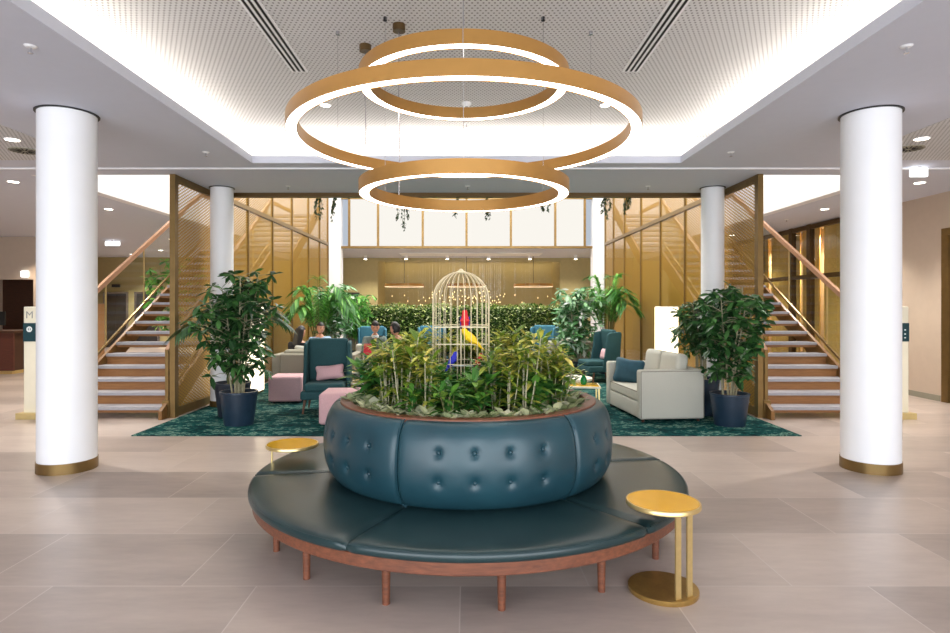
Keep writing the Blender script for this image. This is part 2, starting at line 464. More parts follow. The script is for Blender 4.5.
# strip lights lying on the cove ledge
for nm, g, lb in (('cove_strip_light', box(-3.40, -3.34, -1.9, 8.2, 3.702, 3.72), 'LED strip lying in the cove over the stair side with the totem lettered M'),
              ('cove_strip_light', box(3.34, 3.40, -1.9, 8.2, 3.702, 3.72), 'LED strip lying in the cove over the sofa side'),
              ('cove_strip_light', box(-3.2, 3.2, 8.56, 8.62, 3.702, 3.72), 'LED strip lying in the far end of the ceiling cove')):
    tag(obj(nm, g, 'covelight', smooth=False), lb, 'strip light', 'cove strip lights')
# shell
struct('wall_front', join(box(-15, 9, -5.2, -5.0, 0, .15), box(-15, -9.5, -5.2, -5, 0, H), box(-15, 9, -5.2, -5.0, 3.4, H)), 'white', smooth=False)
struct('wall_left', box(-15.2, -15, -5.2, 26, 0, H), 'beige', smooth=False)
struct('wall_left_back', join(box(-12.2, -11.0, 16.9, 17.1, 0, H), box(-15, -12.2, 16.9, 17.1, 2.40, H)), 'beige', smooth=False, label='beige wall over the reception opening')
struct('wall_reception', join(box(-15, -12.3, 19.4, 19.6, 0, H)), 'darkwood', smooth=False)
struct('wall_back_left', box(-15, -S - .2, 24, 24.2, 0, H), 'olive', smooth=False, label='olive beige wall beyond the glass stair rail')
struct('wall_back_right', box(S + .2, 9, 24, 24.2, 0, H), 'olive', smooth=False)
# right side wall: beige, then glazing
struct('wall_right', join(box(8.2, 8.4, 10.36, 12.7, 0, H), box(8.2, 8.4, -5.2, 7.6, 0, H), box(8.2, 8.4, 7.6, 10.1, 2.98, H), box(8.2, 8.4, 10.1, 10.36, 2.98, H), box(9, 9.2, -5.2, 26, 0, H)), 'beige', smooth=False, label='beige wall beside the glass door')
struct('baseboard_right', box(8.185, 8.2, 10.38, 12.68, 0, .1), 'taupe', smooth=False)
# void above the lounge
VZ = 6.6
struct('wall_void_left', box(-W - .2, -W, 8.93, 19.3, H, VZ), 'white', smooth=False, label='bright white stair well wall')
struct('wall_void_right', box(W, W + .2, 8.93, 19.3, H, VZ), 'white', smooth=False, label='bright white stair well wall')
struct('wall_void_front', join(box(-W, W, 8.73, 8.93, H + .1, VZ)), 'white', smooth=False)
struct('wall_void_back', join(box(-W, W, 19.1, 19.3, 5.12, VZ), box(-W, -4.35, 19.1, 19.3, H, 5.12), box(4.35, W, 19.1, 19.3, H, 5.12)), 'white', smooth=False)
struct('ceiling_void', box(-W - .2, W + .2, 8.7, 19.3, VZ, VZ + .1), 'white', smooth=False)
struct('wall_pier_left', box(-4.31, -3.95, 18.8, 19.2, 0, VZ), 'white', smooth=False, label='bright white pier at the far end of the gold mesh screen')
struct('wall_pier_right', box(3.97, 4.33, 18.8, 19.2, 0, VZ), 'white', smooth=False, label='bright white pier at the far end of the gold mesh screen')
# back room behind the hedge
BZ = 3.47
struct('ceiling_back', box(-6.3, 6.3, 19.02, 26, BZ, BZ + .1), 'ceil', smooth=False)
struct('wall_back', join(box(-6.3, -3.36, 22.75, 22.95, 0, BZ), box(3.54, 6.3, 22.75, 22.95, 0, BZ), box(-3.36, 3.54, 22.75, 22.95, 3.33, BZ), box(-3.4, 3.6, 24.8, 25, 0, BZ), box(-3.56, -3.36, 22.95, 24.8, 0, BZ), box(3.54, 3.74, 22.95, 24.8, 0, BZ)), 'olive', smooth=False, label='olive beige back wall with a recessed bay')
struct('wall_back_side', join(box(-6.5, -6.3, 19.3, 24, 0, H), box(6.3, 6.5, 19.3, 24, 0, H)), 'olive', smooth=False)
tag(obj('niche_strip_light', box(-3.3, 3.5, 24.40, 24.5, 3.445, 3.465), 'niche', smooth=False), 'warm light strip along the top of the recessed back wall bay', 'strip light')
tag(obj('dark_doorway_panel', join(box(-5.0, -4.1, 22.71, 22.748, 0, 2.1), box(-5.05, -4.05, 22.70, 22.74, 2.1, 2.16)), 'darkdoor', smooth=False), 'dark door in the olive wall behind the palms', 'door')

# lightbox balustrade: frosted panels in bronze frames
bal = thing('lit_panel_balustrade', 'row of white backlit panels in bronze frames above the hedge', 'balustrade', (0, 18.95, BZ))
xs = [-3.70, -2.79, -1.38, .0, 1.40, 2.80, 3.73]
for i in range(6):
    pn = obj('light_panel', box(xs[i] + .035, xs[i + 1] - .035, 0, .04, .07, 1.55), 'panel', bal, smooth=False)
for x in xs: obj('mullion', box(x - .035, x + .035, -.04, .05, 0, 1.6), 'bronze', bal, smooth=False)
obj('bottom_rail', box(-3.95, 3.97, -.05, .05, 0, .07), 'bronze', bal, smooth=False)
obj('top_rail', box(-3.95, 3.97, -.04, .05, 1.55, 1.64), 'bronze', bal, smooth=False)
bal['kind'] = 'thing'
tag(obj('ceiling_edge_beam', box(-S, S, 10.33, 10.45, 3.53, 3.78), 'darkbronze', smooth=False), 'dark bronze beam along the far edge of the ceiling', 'beam')

# columns
def column(name, x, y, r, lb):
    t = thing(name, lb, 'column', (x, y, 0)); t['kind'] = 'structure'
    obj('shaft', cyl(r, .0, H - .005, 64), 'column', t)
    obj('base_band', lathe([(r, 0), (r + .008, 0), (r + .008, .105), (r, .105)], 64), 'bronze', t)
    obj('ceiling_shadow_ring', lathe([(r, H - .012), (r + .022, H - .012), (r + .022, H - .001), (r, H - .001)], 64), 'black', t)  # black ring stands in for the shadow line under the ceiling
column('column', -4.05, 6.09, .262, 'thick white round column with bronze foot beside the totem lettered M')
column('column', 4.10, 6.09, .262, 'thick white round column with bronze foot on the sofa side')
column('column', -4.035, 9.9, .18, 'slim white round column behind the single potted ficus and pink pouf')
column('column', 4.06, 9.9, .18, 'slim white round column behind the two potted plants by the sofa')

# carpet
tag(obj('carpet', rbox(0, 12.75, .006, 8.5, 10.3, .012, .004, 1), 'carpet'), 'dark teal carpet with pale streaks under the lounge seating', 'carpet')

# ------------------------------------------------------------------ gold mesh screens
def screen(sx, lb):
    t = thing('mesh_screen', lb, 'screen', (sx * S, 8.9, 0))
    ys = [0, 1.5, 3.0, 4.5, 6.0, 7.55, 8.8, 9.85]
    obj('post', box(-.04, .04, -.05, .06, 0, H - .002), 'bronze', t, smooth=False)
    for y in ys[1:]: obj('mullion', box(-.028, .028, y - .02, y + .02, .012, 5.9 if y > 1.6 else H - .002), 'bronze', t, smooth=False)
    obj('top_rail', box(-.035, .035, .06, 1.42, H - .10, H - .002), 'bronze', t, smooth=False)
    obj('middle_rail', box(-.04, .04, 1.52, 9.83, H - .06, H + .02), 'bronze', t, smooth=False)
    obj('bottom_rail', box(-.035, .035, .06, 9.83, .012, .14), 'bronze', t, smooth=False)
    for a, b in zip(ys, ys[1:]):
        obj('mesh_panel', box(-.007, .007, a + .05, b - .02, .14, H - .08), 'goldmesh', t, smooth=False)
        if a > 1.4: obj('mesh_panel', box(-.007, .007, a + .02, b - .02, H + .02, 5.9), 'goldmesh', t, smooth=False)
screen(-1, 'tall gold mesh screen beside the staircase on the pink pouf side')
screen(1, 'tall gold mesh screen beside the staircase on the sofa side')

# ------------------------------------------------------------------ staircases (built for the +X side, mirrored for the other)
R, Gg, Y0, NT_ = .172, .29, 8.77, 17
def stairs(sx, lb):
    def m(g): return g if sx > 0 else mirx(g)
    def P(name, g, mat, **kw): return obj(name, m(g), mat, t, smooth=kw.pop('smooth', False), **kw)
    t = thing('staircase', lb, 'staircase', (0, 0, 0))
    xi, xo = 4.48, 6.0
    for k in range(1, NT_ + 1):
        y = Y0 + (k - 1) * Gg; z = k * R
        tr = P('tread', box(xi, xo - .03, y, y + .33, z - .045, z), 'tread')
        obj('tread_underside', m(box(xi, xo - .03, y + .02, y + .33, z - .085, z - .045)), 'treadwood', tr, smooth=False)
        if k <= 4: obj('riser', m(box(xi + .02, xo - .05, y + .30, y + .32, z, z + R - .085)), 'treadwood', tr, smooth=False)
    ye = Y0 + NT_ * Gg; ze = NT_ * R
    P('landing', box(xi - .05, xo + .06, ye, ye + 1.6, ze - .12, ze), 'tread')
    # stringers
    for x in (xi - .05, xo):
        pts = [(Y0 - .1, 0), (Y0 + .25, 0), (ye, ze - .30), (ye, ze + .04), (Y0 - .1, R * .75)]
        P('stringer', mv(prism(pts, .05), x), 'stringer')
        pts = [(ye + 1.6, ze - .22), (ye + 1.6, ze + .12), (ye + 4.3, ze + 1.75), (ye + 4.3, ze + 1.4)]
        P('upper_stringer', mv(prism(pts, .05), x), 'stringer')
    for k in range(1, 9):
        y = ye + 1.6 + (k - 1) * Gg; z = ze + k * R
        P('tread', box(xi, xo - .03, y, y + .33, z - .06, z), 'tread')
    sl = R / Gg
    def nose(y): return R + (y - Y0) * sl
    for x, kind in ((xo + .01, 'outer'), (xi - .05, 'inner')):
        ya = Y0 + .02 if kind == 'outer' else Y0 + .42
        top = [(x, ya, nose(ya) + 1.15), (x, ye - .15, nose(ye - .15) + 1.15), (x, ye + 1.6, nose(ye - .15) + 1.18), (x, ye + 4.2, nose(ye - .15) + 2.75)]
        if kind == 'inner': top = [(x, Y0 + .12, .98), (x, Y0 + .42, .98 + .25)] + [(x, ye - .15, nose(ye - .15) + 1.0), (x, ye + 1.6, nose(ye - .15) + 1.03)]
        P('handrail', join(*[bar(a, b, .055, .075) for a, b in zip(top, top[1:])]), 'handrail')
        low = [(x, ya, nose(ya) + .10), (x, ye - .1, nose(ye - .1) + .10)]
        P('glass_clamp_rail', bar(low[0], low[1], .03, .035), 'bronze')
        ny = 4
        for i in range(ny):
            a = ya + .05 + (ye - .2 - ya) * i / ny; b = ya + .05 + (ye - .2 - ya) * (i + 1) / ny - .03
            hh = 1.1 if kind == 'outer' else .96
            P('glass_panel', mv(prism([(a, nose(a) + .12), (b, nose(b) + .12), (b, nose(b) + hh), (a, nose(a) + hh)], .012), x), 'glass')
            if i: P('baluster', bar((x, a - .02, nose(a) + .1), (x, a - .02, nose(a) + hh), .02, .02), 'brass')
    P('newel_post', join(bar((xi - .05, Y0 + .12, .2), (xi - .05, Y0 + .12, 1.0), .05, .05), box(xi - .1, xi, Y0 + .06, Y0 + .2, 0, .26)), 'bronze')
    return t
stairs(-1, 'open-tread staircase with glass rail beside the totem lettered M')
stairs(1, 'open-tread staircase with glass rail in front of the gold curtains')

# ------------------------------------------------------------------ glazed partition with gold curtains, glass door
def curtain(x, y0, y1, z0, z1):
    V, F = [], []; n = int((y1 - y0) * 40)
    for i in range(n + 1):
        y = y0 + (y1 - y0) * i / n; dx = .03 * math.sin(i * 1.35) + .012 * math.sin(i * .37)
        V += [(x + dx, y, z0), (x + dx, y, z1)]
    for i in range(n): F.append((2 * i, 2 * i + 1, 2 * i + 3, 2 * i + 2))
    return V, F
M['goldcurtain'] = plain('gold_curtain_fabric', (212, 176, 100), .6, .2, .12, 30)
gp = thing('glazed_partition', 'bronze framed glass partition with gold curtains behind the staircase', 'partition', (8.2, 12.7, 0))
for y in (0.06, 1.6, 2.4, 4.0, 5.6, 7.2): obj('mullion', box(-.06, .06, y - .07, y + .07, 0, H - .01), 'darkbronze', gp, smooth=False)
for z in (.06, 2.35, H - .07): obj('rail', box(-.05, .05, .13, 7.13, z - .05, z + .05), 'darkbronze', gp, smooth=False)
for a, b in ((.13, 1.53), (1.67, 2.33), (2.47, 3.93), (4.07, 5.53), (5.67, 7.13)):
    obj('pane', box(-.008, .008, a, b, .11, 2.3), 'glass', gp, smooth=False)
    obj('pane', box(-.008, .008, a, b, 2.4, H - .12), 'glass', gp, smooth=False)
for i, (a, b) in enumerate(((12.85, 14.2), (14.35, 15.05), (15.2, 16.65), (16.8, 18.2), (18.4, 19.8))):
    tag(obj('gold_curtain', curtain(8.45, a, b, .03, H - .05), 'goldcurtain'), 'gold pleated curtain hanging behind the bronze framed glass partition', 'curtain', 'gold curtains behind the partition')
tag(obj('partition_end_panel', box(8.2, 8.4, 19.97, 24, 0, H), 'olive', smooth=False), 'olive wall panel at the end of the glass partition', 'panel')
dr = thing('glass_door', 'bronze framed glass door in the beige side wall', 'door', (8.26, 10.2, 0)); dr['kind'] = 'structure'; dr.name = 'door_1'
obj('door_frame', join(box(-.08, .05, .0, .14, 0, 2.98), box(-.08, .05, -2.2, -2.08, 0, 2.98), box(-.08, .05, -2.08, 0, 2.86, 2.98)), 'bronze', dr, smooth=False)
obj('door_leaf', join(box(-.03, .03, -.10, 0, .01, 2.86), box(-.03, .03, -2.08, -1.98, .01, 2.86), box(-.03, .03, -1.98, -.1, .01, .12), box(-.03, .03, -1.98, -.1, 2.76, 2.86)), 'darkbronze', dr, smooth=False)
obj('pane', box(-.01, .01, -1.98, -.1, .12, 2.76), 'glass', dr, smooth=False)

# lift doors far behind the stairs
for i, x in enumerate((-14.0, -12.75)):
    d = thing('lift_door', 'dark metal lift door in the olive wall, ' + ('nearer the reception' if i == 0 else 'nearer the staircase'), 'lift door', (x, 23.98, 0), 0, 'lift doors')
    obj('door_panel', join(box(-.42, -.005, -.03, 0, 0, 2.15), box(.005, .42, -.03, 0, 0, 2.15)), 'darkdoor', d, smooth=False)
    obj('door_surround', join(box(-.5, -.42, -.05, 0, 0, 2.22), box(.42, .5, -.05, 0, 0, 2.22), box(-.42, .42, -.05, 0, 2.15, 2.22)), 'chrome', d, smooth=False)
    obj('indicator', box(-.16, .16, -.04, 0, 2.4, 2.52), 'black', d, smooth=False)
# reception desk and wall sign
rd = thing('reception_desk', 'reddish wooden reception desk in the dark opening', 'desk', (-11.9, 14.9, 0))
obj('desk_front', box(-2.6, .95, -.4, -.35, .08, 1.0), 'redwood', rd, smooth=False)
obj('desk_body', box(-2.6, .9, -.35, .4, .08, 1.0), 'darkwood', rd, smooth=False)
obj('worktop', box(-2.6, 1.0, -.45, .45, 1.0, 1.05), 'darkwood', rd, smooth=False)
obj('plinth', box(-2.6, .9, -.38, .35, 0, .08), 'brass', rd, smooth=False)
sh = thing('back_counter', 'tall brown wooden cabinet behind the reception desk', 'cabinet', (-11.25, 17.6, 0))
obj('cabinet_body', box(-.35, .45, -.2, .3, 0, 1.72), 'oak', sh, smooth=False)
obj('cabinet_door', box(-.33, .43, -.22, -.2, .06, 1.68), 'treadwood', sh, smooth=False)
sc_ = thing('monitor', 'dark monitor standing on the reception desk', 'monitor', (-11.75, 14.95, 1.05))
obj('screen', box(-.26, .26, -.02, .02, .12, .46), 'black', sc_, smooth=False)
obj('stand', join(box(-.03, .03, -.02, .03, .0, .14), box(-.12, .12, -.08, .08, 0, .015)), 'black', sc_, smooth=False)

# totems
def text(body, size, mat, parent, loc, name='lettering', ext=.001, rot=(PI / 2, 0, 0)):
    cu = bpy.data.curves.new(name, 'FONT'); cu.body = body; cu.size = size; cu.extrude = ext
    cu.materials.append(M[mat]); o = bpy.data.objects.new(name, cu); COL.objects.link(o)
    me = bpy.data.meshes.new_from_object(o.evaluated_get(bpy.context.evaluated_depsgraph_get()))
    bpy.data.objects.remove(o); bpy.data.curves.remove(cu)
    o = bpy.data.objects.new(name, me); COL.objects.link(o)
    o.parent = parent; o.location = loc; o.rotation_euler = rot
    return o
def totem(x, lb, left):
    t = thing('sign_totem', lb, 'sign', (x, 8.85, 0))
    obj('panel', rbox(0, 0, .86, .62, .12, 1.56, .012, 2), 'cream', t)
    obj('plinth', box(-.37 if left else -.37, .37, -.14, .14, 0, .09), 'goldbase', t, smooth=False)
    band = obj('sign_band', box(-.312, .312, -.066, .062, 1.13, 1.40), 'signteal', t, smooth=False)
    if left:
        text('M', .15, 'signgrey', t, (-.28, -.061, 1.47))
        text('.', .1, 'signgrey', t, (-.10, -.061, 1.44))
        obj('icon', rx(ring(.022, .042, 0, .003, 24), PI / 2), 'signwhite', band, loc=(-.22, -.0665, 1.31))
        obj('icon_figure', join(box(-.008, .008, -.003, 0, -.02, .02)), 'signwhite', band, loc=(-.22, -.0665, 1.31), smooth=False)
        for k, (w, z) in enumerate(((.34, 1.335), (.30, 1.29), (.36, 1.235), (.26, 1.175))):
            obj('text_line', box(-.11, -.11 + w, -.0685, -.0655, z - .012, z + .012), 'signwhite', band, smooth=False)
    else:
        for k, z in enumerate((1.33, 1.27, 1.2, 1.165)):
            obj('text_line', box(-.25 if k != 1 else -.3, .17, -.0685, -.0655, z - .006, z + .006), 'signwhite', band, smooth=False)
        for k, z in enumerate((1.30, 1.24, 1.185)):
            obj('arrow_mark', box(.24, .262, -.0685, -.0655, z - .008, z + .008), 'signwhite', band, smooth=False)
totem(-6.18, 'cream sign totem lettered M with a teal band, beside the reception opening', True)
totem(6.17, 'cream sign totem with a teal band, beside the beige wall and glass door', False)

# ------------------------------------------------------------------ ceiling fittings
def downlight(x, y, z, lb, grp, r=.075, power=0):
    t = thing('downlight', lb, 'downlight', (x, y, z), 0, grp)
    obj('lens', cyl(r, -.006, -.003, 20), 'lamp', t)
    obj('trim_ring', ring(r, r + .014, -.008, 0, 20), 'white', t)
    if power: spot('downlight_lamp', (x, y, z - .03), power)
g = 'round downlights in the side ceilings'
downlight(-7.1, 9.4, H, 'round downlight in the reception side ceiling just beyond the ceiling seam', g, power=260)
downlight(-5.3, 7.0, H - .006, 'round downlight in the perforated ceiling by the column beside the lettered totem', g, power=260)
downlight(-7.19, 12.06, H, 'round downlight above the reception side of the staircase, nearest the white fascia', g, power=260)
downlight(-10.7, 21, H, 'small far downlight near the lift doors', g, power=260)
downlight(-8.6, 17.5, H, 'small downlight beyond the staircase glass on the lift side', g, power=260)
downlight(-12.6, 22.6, H, 'added downlight brightening the wall by the lift doors, nearer the reception', g, power=420)  # extra fitting, added to light the dark wall around the lift doors
downlight(-9.4, 22.4, H, 'added downlight brightening the olive wall, nearer the staircase', g, power=420)  # extra fitting, added to light the olive wall behind the stair glass
downlight(5.28, 6.96, H - .006, 'round downlight in the perforated ceiling by the column on the sofa side', g, power=260)
downlight(7.16, 9.48, H, 'round downlight in the ceiling before the beige wall', g, power=260)
downlight(7.2, 12.06, H, 'round downlight in front of the gold curtains', g, power=260)
downlight(7.3, 16.5, H, 'far downlight at the end of the gold curtains', g, power=260)
g = 'downlights in the perforated cove ceiling'
downlight(-1.72, 7.31, HU, 'downlight in the perforated ceiling seen inside the large ring lamp on the reception side', g, .06, 40)
downlight(1.69, 7.31, HU, 'downlight in the perforated ceiling seen inside the large ring lamp on the sofa side', g, .06, 40)
# spots without fittings, added to brighten the curtains, reception and lobby
spot('curtain_fill', (8.75, 14.4, 3.4), 500, (1, .86, .6), 150)
spot('curtain_fill', (8.75, 17.2, 3.4), 500, (1, .86, .6), 150)
spot('reception_fill', (-11.6, 16.2, 3.4), 200, (1, .82, .62), 120)
spot('lobby_fill', (-9.2, 13.5, 3.5), 300, (1, .9, .74), 150)

def slot_vent(x, lb):
    t = thing('slot_diffuser', lb, 'air vent', (x, 3.0, HU), 0, 'black slot diffusers')
    obj('frame', box(-.085, .085, -3.2, 3.27, -.006, 0), 'white', t, smooth=False)
    for k in (-1, 0, 1): obj('slot', box(k * .05 - .012, k * .05 + .012, -3.15, 3.25, -.008, -.006), 'ventslit', t, smooth=False)
slot_vent(-1.74, 'three-slot black air vent in the perforated ceiling on the reception side')
slot_vent(1.71, 'three-slot black air vent in the perforated ceiling on the sofa side')
def sprinkler(x, y, z, lb):
    t = thing('sprinkler', lb, 'sprinkler', (x, y, z), 0, 'ceiling sprinklers')
    obj('rosette', lathe([(0, -.012), (.03, -.012), (.045, 0), (0, 0)], 16), 'white', t)
    obj('head', join(cyl(.008, -.05, -.012, 8), cyl(.018, -.055, -.05, 12)), 'chrome', t)
for x, y, z, lb in ((-3.27, 4.5, H, 'sprinkler on the plain ceiling near the cove corner, reception side'), (3.3, 4.5, H, 'sprinkler on the plain ceiling near the cove corner, sofa side'),
                 (-3.3, 7.6, H, 'small sprinkler by the far cove corner, reception side'), (3.35, 7.6, H, 'small sprinkler by the far cove corner, sofa side'),
                 (-2.9, 9.75, H, 'sprinkler near the bronze beam, reception side'), (2.95, 9.75, H, 'sprinkler near the bronze beam, sofa side'),
                 (.02, 9.75, H, 'sprinkler near the bronze beam, over the birdcage'), (.0, 8.05, HU, 'sprinkler in the cove behind the large ring lamp'), (7.2, 13.5, H, 'sprinkler in the ceiling by the gold curtains')):
    sprinkler(x, y, z, lb)
sd = thing('smoke_detector', 'white smoke detector on the perforated ceiling in the upper ring lamp', 'smoke detector', (0, 7.24, HU))
obj('housing', lathe([(0, -.045), (.035, -.045), (.05, -.02), (.06, -.015), (.06, 0), (0, 0)], 20), 'white', sd)
obj('sensor', cyl(.02, -.06, -.045, 10), 'chrome', sd)
for x, y, lb in ((-5.52, 7.5, 'round swirl air vent in the ceiling beside the column next to the lettered totem'), (5.45, 7.4, 'round swirl air vent in the ceiling beside the column on the sofa side')):
    t = thing('round_vent', lb, 'air vent', (x, y, H - .006), 0, 'round swirl vents')
    obj('plate', cyl(.17, -.012, 0, 32), 'taupe', t)
    obj('slots', join(*[rz(box(.04, .15, -.008, .008, -.014, -.012), 2 * PI * k / 16) for k in range(16)]), 'ventslit', t, smooth=False)
for (x, y, z, w, lb) in ((6.33, 8.4, 3.52, .23, 'lit emergency exit sign hanging below the ceiling seam by the beige wall'), (-10.5, 17.8, 3.50, .42, 'lit emergency sign hanging beyond the reception side stair rail')):
    t = thing('exit_sign', lb, 'exit sign', (x, y, z))
    obj('lit_face', rbox(0, 0, 0, w, .05, .12, .006, 2), 'signlight', t)
    obj('bracket', box(-.03, .03, -.02, .02, .058, H - z - .001), 'white', t, smooth=False)
t = thing('wall_sign', 'small lit sign on the beige wall over the reception opening', 'sign', (-12.42, 16.9, 2.55))
obj('lit_face', rbox(0, -.03, 0, .2, .05, .17, .01, 2), 'signlight', t)

# back room fittings
for i, x in enumerate((-3.62, -2.17, -.69, .79, 2.27, 3.91)):
    t = thing('ceiling_spotlight', ['first', 'second', 'third', 'fourth', 'fifth', 'sixth'][i] + ' spotlight from the mesh screen on the reception side, under the panel balustrade', 'spotlight', (x, 21.5, BZ), 0, 'back room spotlights')
    obj('housing', cyl(.06, -.14, 0, 16), 'white', t); obj('lens', cyl(.052, -.15, -.141, 16), 'lamp', t)
    spot('back_spot_lamp', (x, 21.5, BZ - .17), 150, (1, .92, .76), 130)
for i, x in enumerate((-2.28, 0.0, 2.45)):
    t = thing('ring_pendant', 'flat bronze ring pendant over the back room, ' + ['nearest the reception side', 'seen behind the birdcage', 'nearest the sofa side'][i], 'pendant lamp', (x, 22.0, 2.36), 0, 'back room ring pendants')
    obj('ring_band', ring(.64, .72, 0, .1, 48), 'ringbronze', t); obj('light_ring', ring(.645, .715, -.012, -.001, 48), 'curtainlight', t)
    obj('cord', cyl(.008, .05, BZ - 2.36, 6, x=.0, y=.0), 'black', t)
    obj('spoke', join(bar((-.66, 0, .06), (.66, 0, .06), .01), bar((0, -.66, .06), (0, .66, .06), .01)), 'black', t, smooth=False)
t = thing('droplet_chandelier', 'cloud of tiny glowing drops hanging above the hedge', 'chandelier', (0, 21.0, BZ))
rr = random.Random(3); ws = []
obj('ceiling_plate', box(-2.3, 2.6, -.5, .5, -.03, 0), 'white', t, smooth=False)
bead = None
for k in range(100):
    x = max(-2.9, min(3.0, rr.gauss(.15, 1.25))); y = rr.uniform(-.5, .5); zz = rr.uniform(1.66, 2.24) - abs(x) * .08 - BZ
    x = max(-2.28, min(2.58, x)) if False else x
    g = ([(0, 0, -.03), (.013, 0, 0), (0, .013, 0), (-.013, 0, 0), (0, -.013, 0), (0, 0, .035)], [(0, 2, 1), (0, 3, 2), (0, 4, 3), (0, 1, 4), (5, 1, 2), (5, 2, 3), (5, 3, 4), (5, 4, 1)])
    if bead is None: bead = obj('bead', g, 'bead', t); bead.location = (x, y, zz)
    else:
        b = bead.copy(); COL.objects.link(b); b.parent = t; b.location = (x, y, zz)
    ws.append(bar((x, y, zz + .03), (max(-2.28, min(2.58, x)), y, -.03), .0012))
w = obj('wires', join(*ws), 'chrome', t, smooth=False); w['kind'] = 'stuff'
# ------------------------------------------------------------------ ring chandeliers
D = 4.7
def ring_lamp(name, r, z, lb, cable):
    t = thing(name, lb, 'ring lamp', (-.02, D, z), 0, 'bronze ring lamps')
    x0 = -.01
    obj('ring_band', join(lathe([(r, .0), (r, .098), (r - .085, .098), (r - .085, .0), (r - .079, 0), (r - .079, .09), (r - .006, .09), (r - .006, 0), (r, 0)], 128)), 'ringbronze', t, angle=30)
    obj('light_ring', lathe([(r - .078, .004), (r - .007, .004), (r - .007, .012), (r - .078, .012), (r - .078, .004)], 128), 'ringlight', t, angle=30)
    top = HU - z - .002
    for k, a in enumerate((-90, 30, 150)):
        a = math.radians(a); x, y = (r - .04) * math.cos(a), (r - .04) * math.sin(a)
        w = obj('suspension_wire', cyl(.0022, .098, top, 5, x=x, y=y), 'chrome', t)
        obj('wire_anchor', cyl(.018, top - .03, top, 10, x=x, y=y), 'chrome', w)
    if cable:
        cx, cy = cable
        c = obj('power_cable', tube([(cx, cy, .095), (cx + .006, cy, top * .3), (cx - .004, cy, top * .6), (cx, cy, top - .05)], .006, 6), 'chrome', t)
        obj('ceiling_rose', cyl(.055, top - .06, top, 24, x=cx, y=cy), 'darkbronze', c)
    return t
ring_lamp('ring_lamp', 1.343, 2.94, 'largest bronze ring lamp, the middle one of the three, over the round bench', (-.93, .93))
ring_lamp('ring_lamp', .814, 3.35, 'small bronze ring lamp hanging highest, above the large ring', None)
ring_lamp('ring_lamp', .814, 2.51, 'small bronze ring lamp hanging lowest, below the large ring', (-.567, .52))

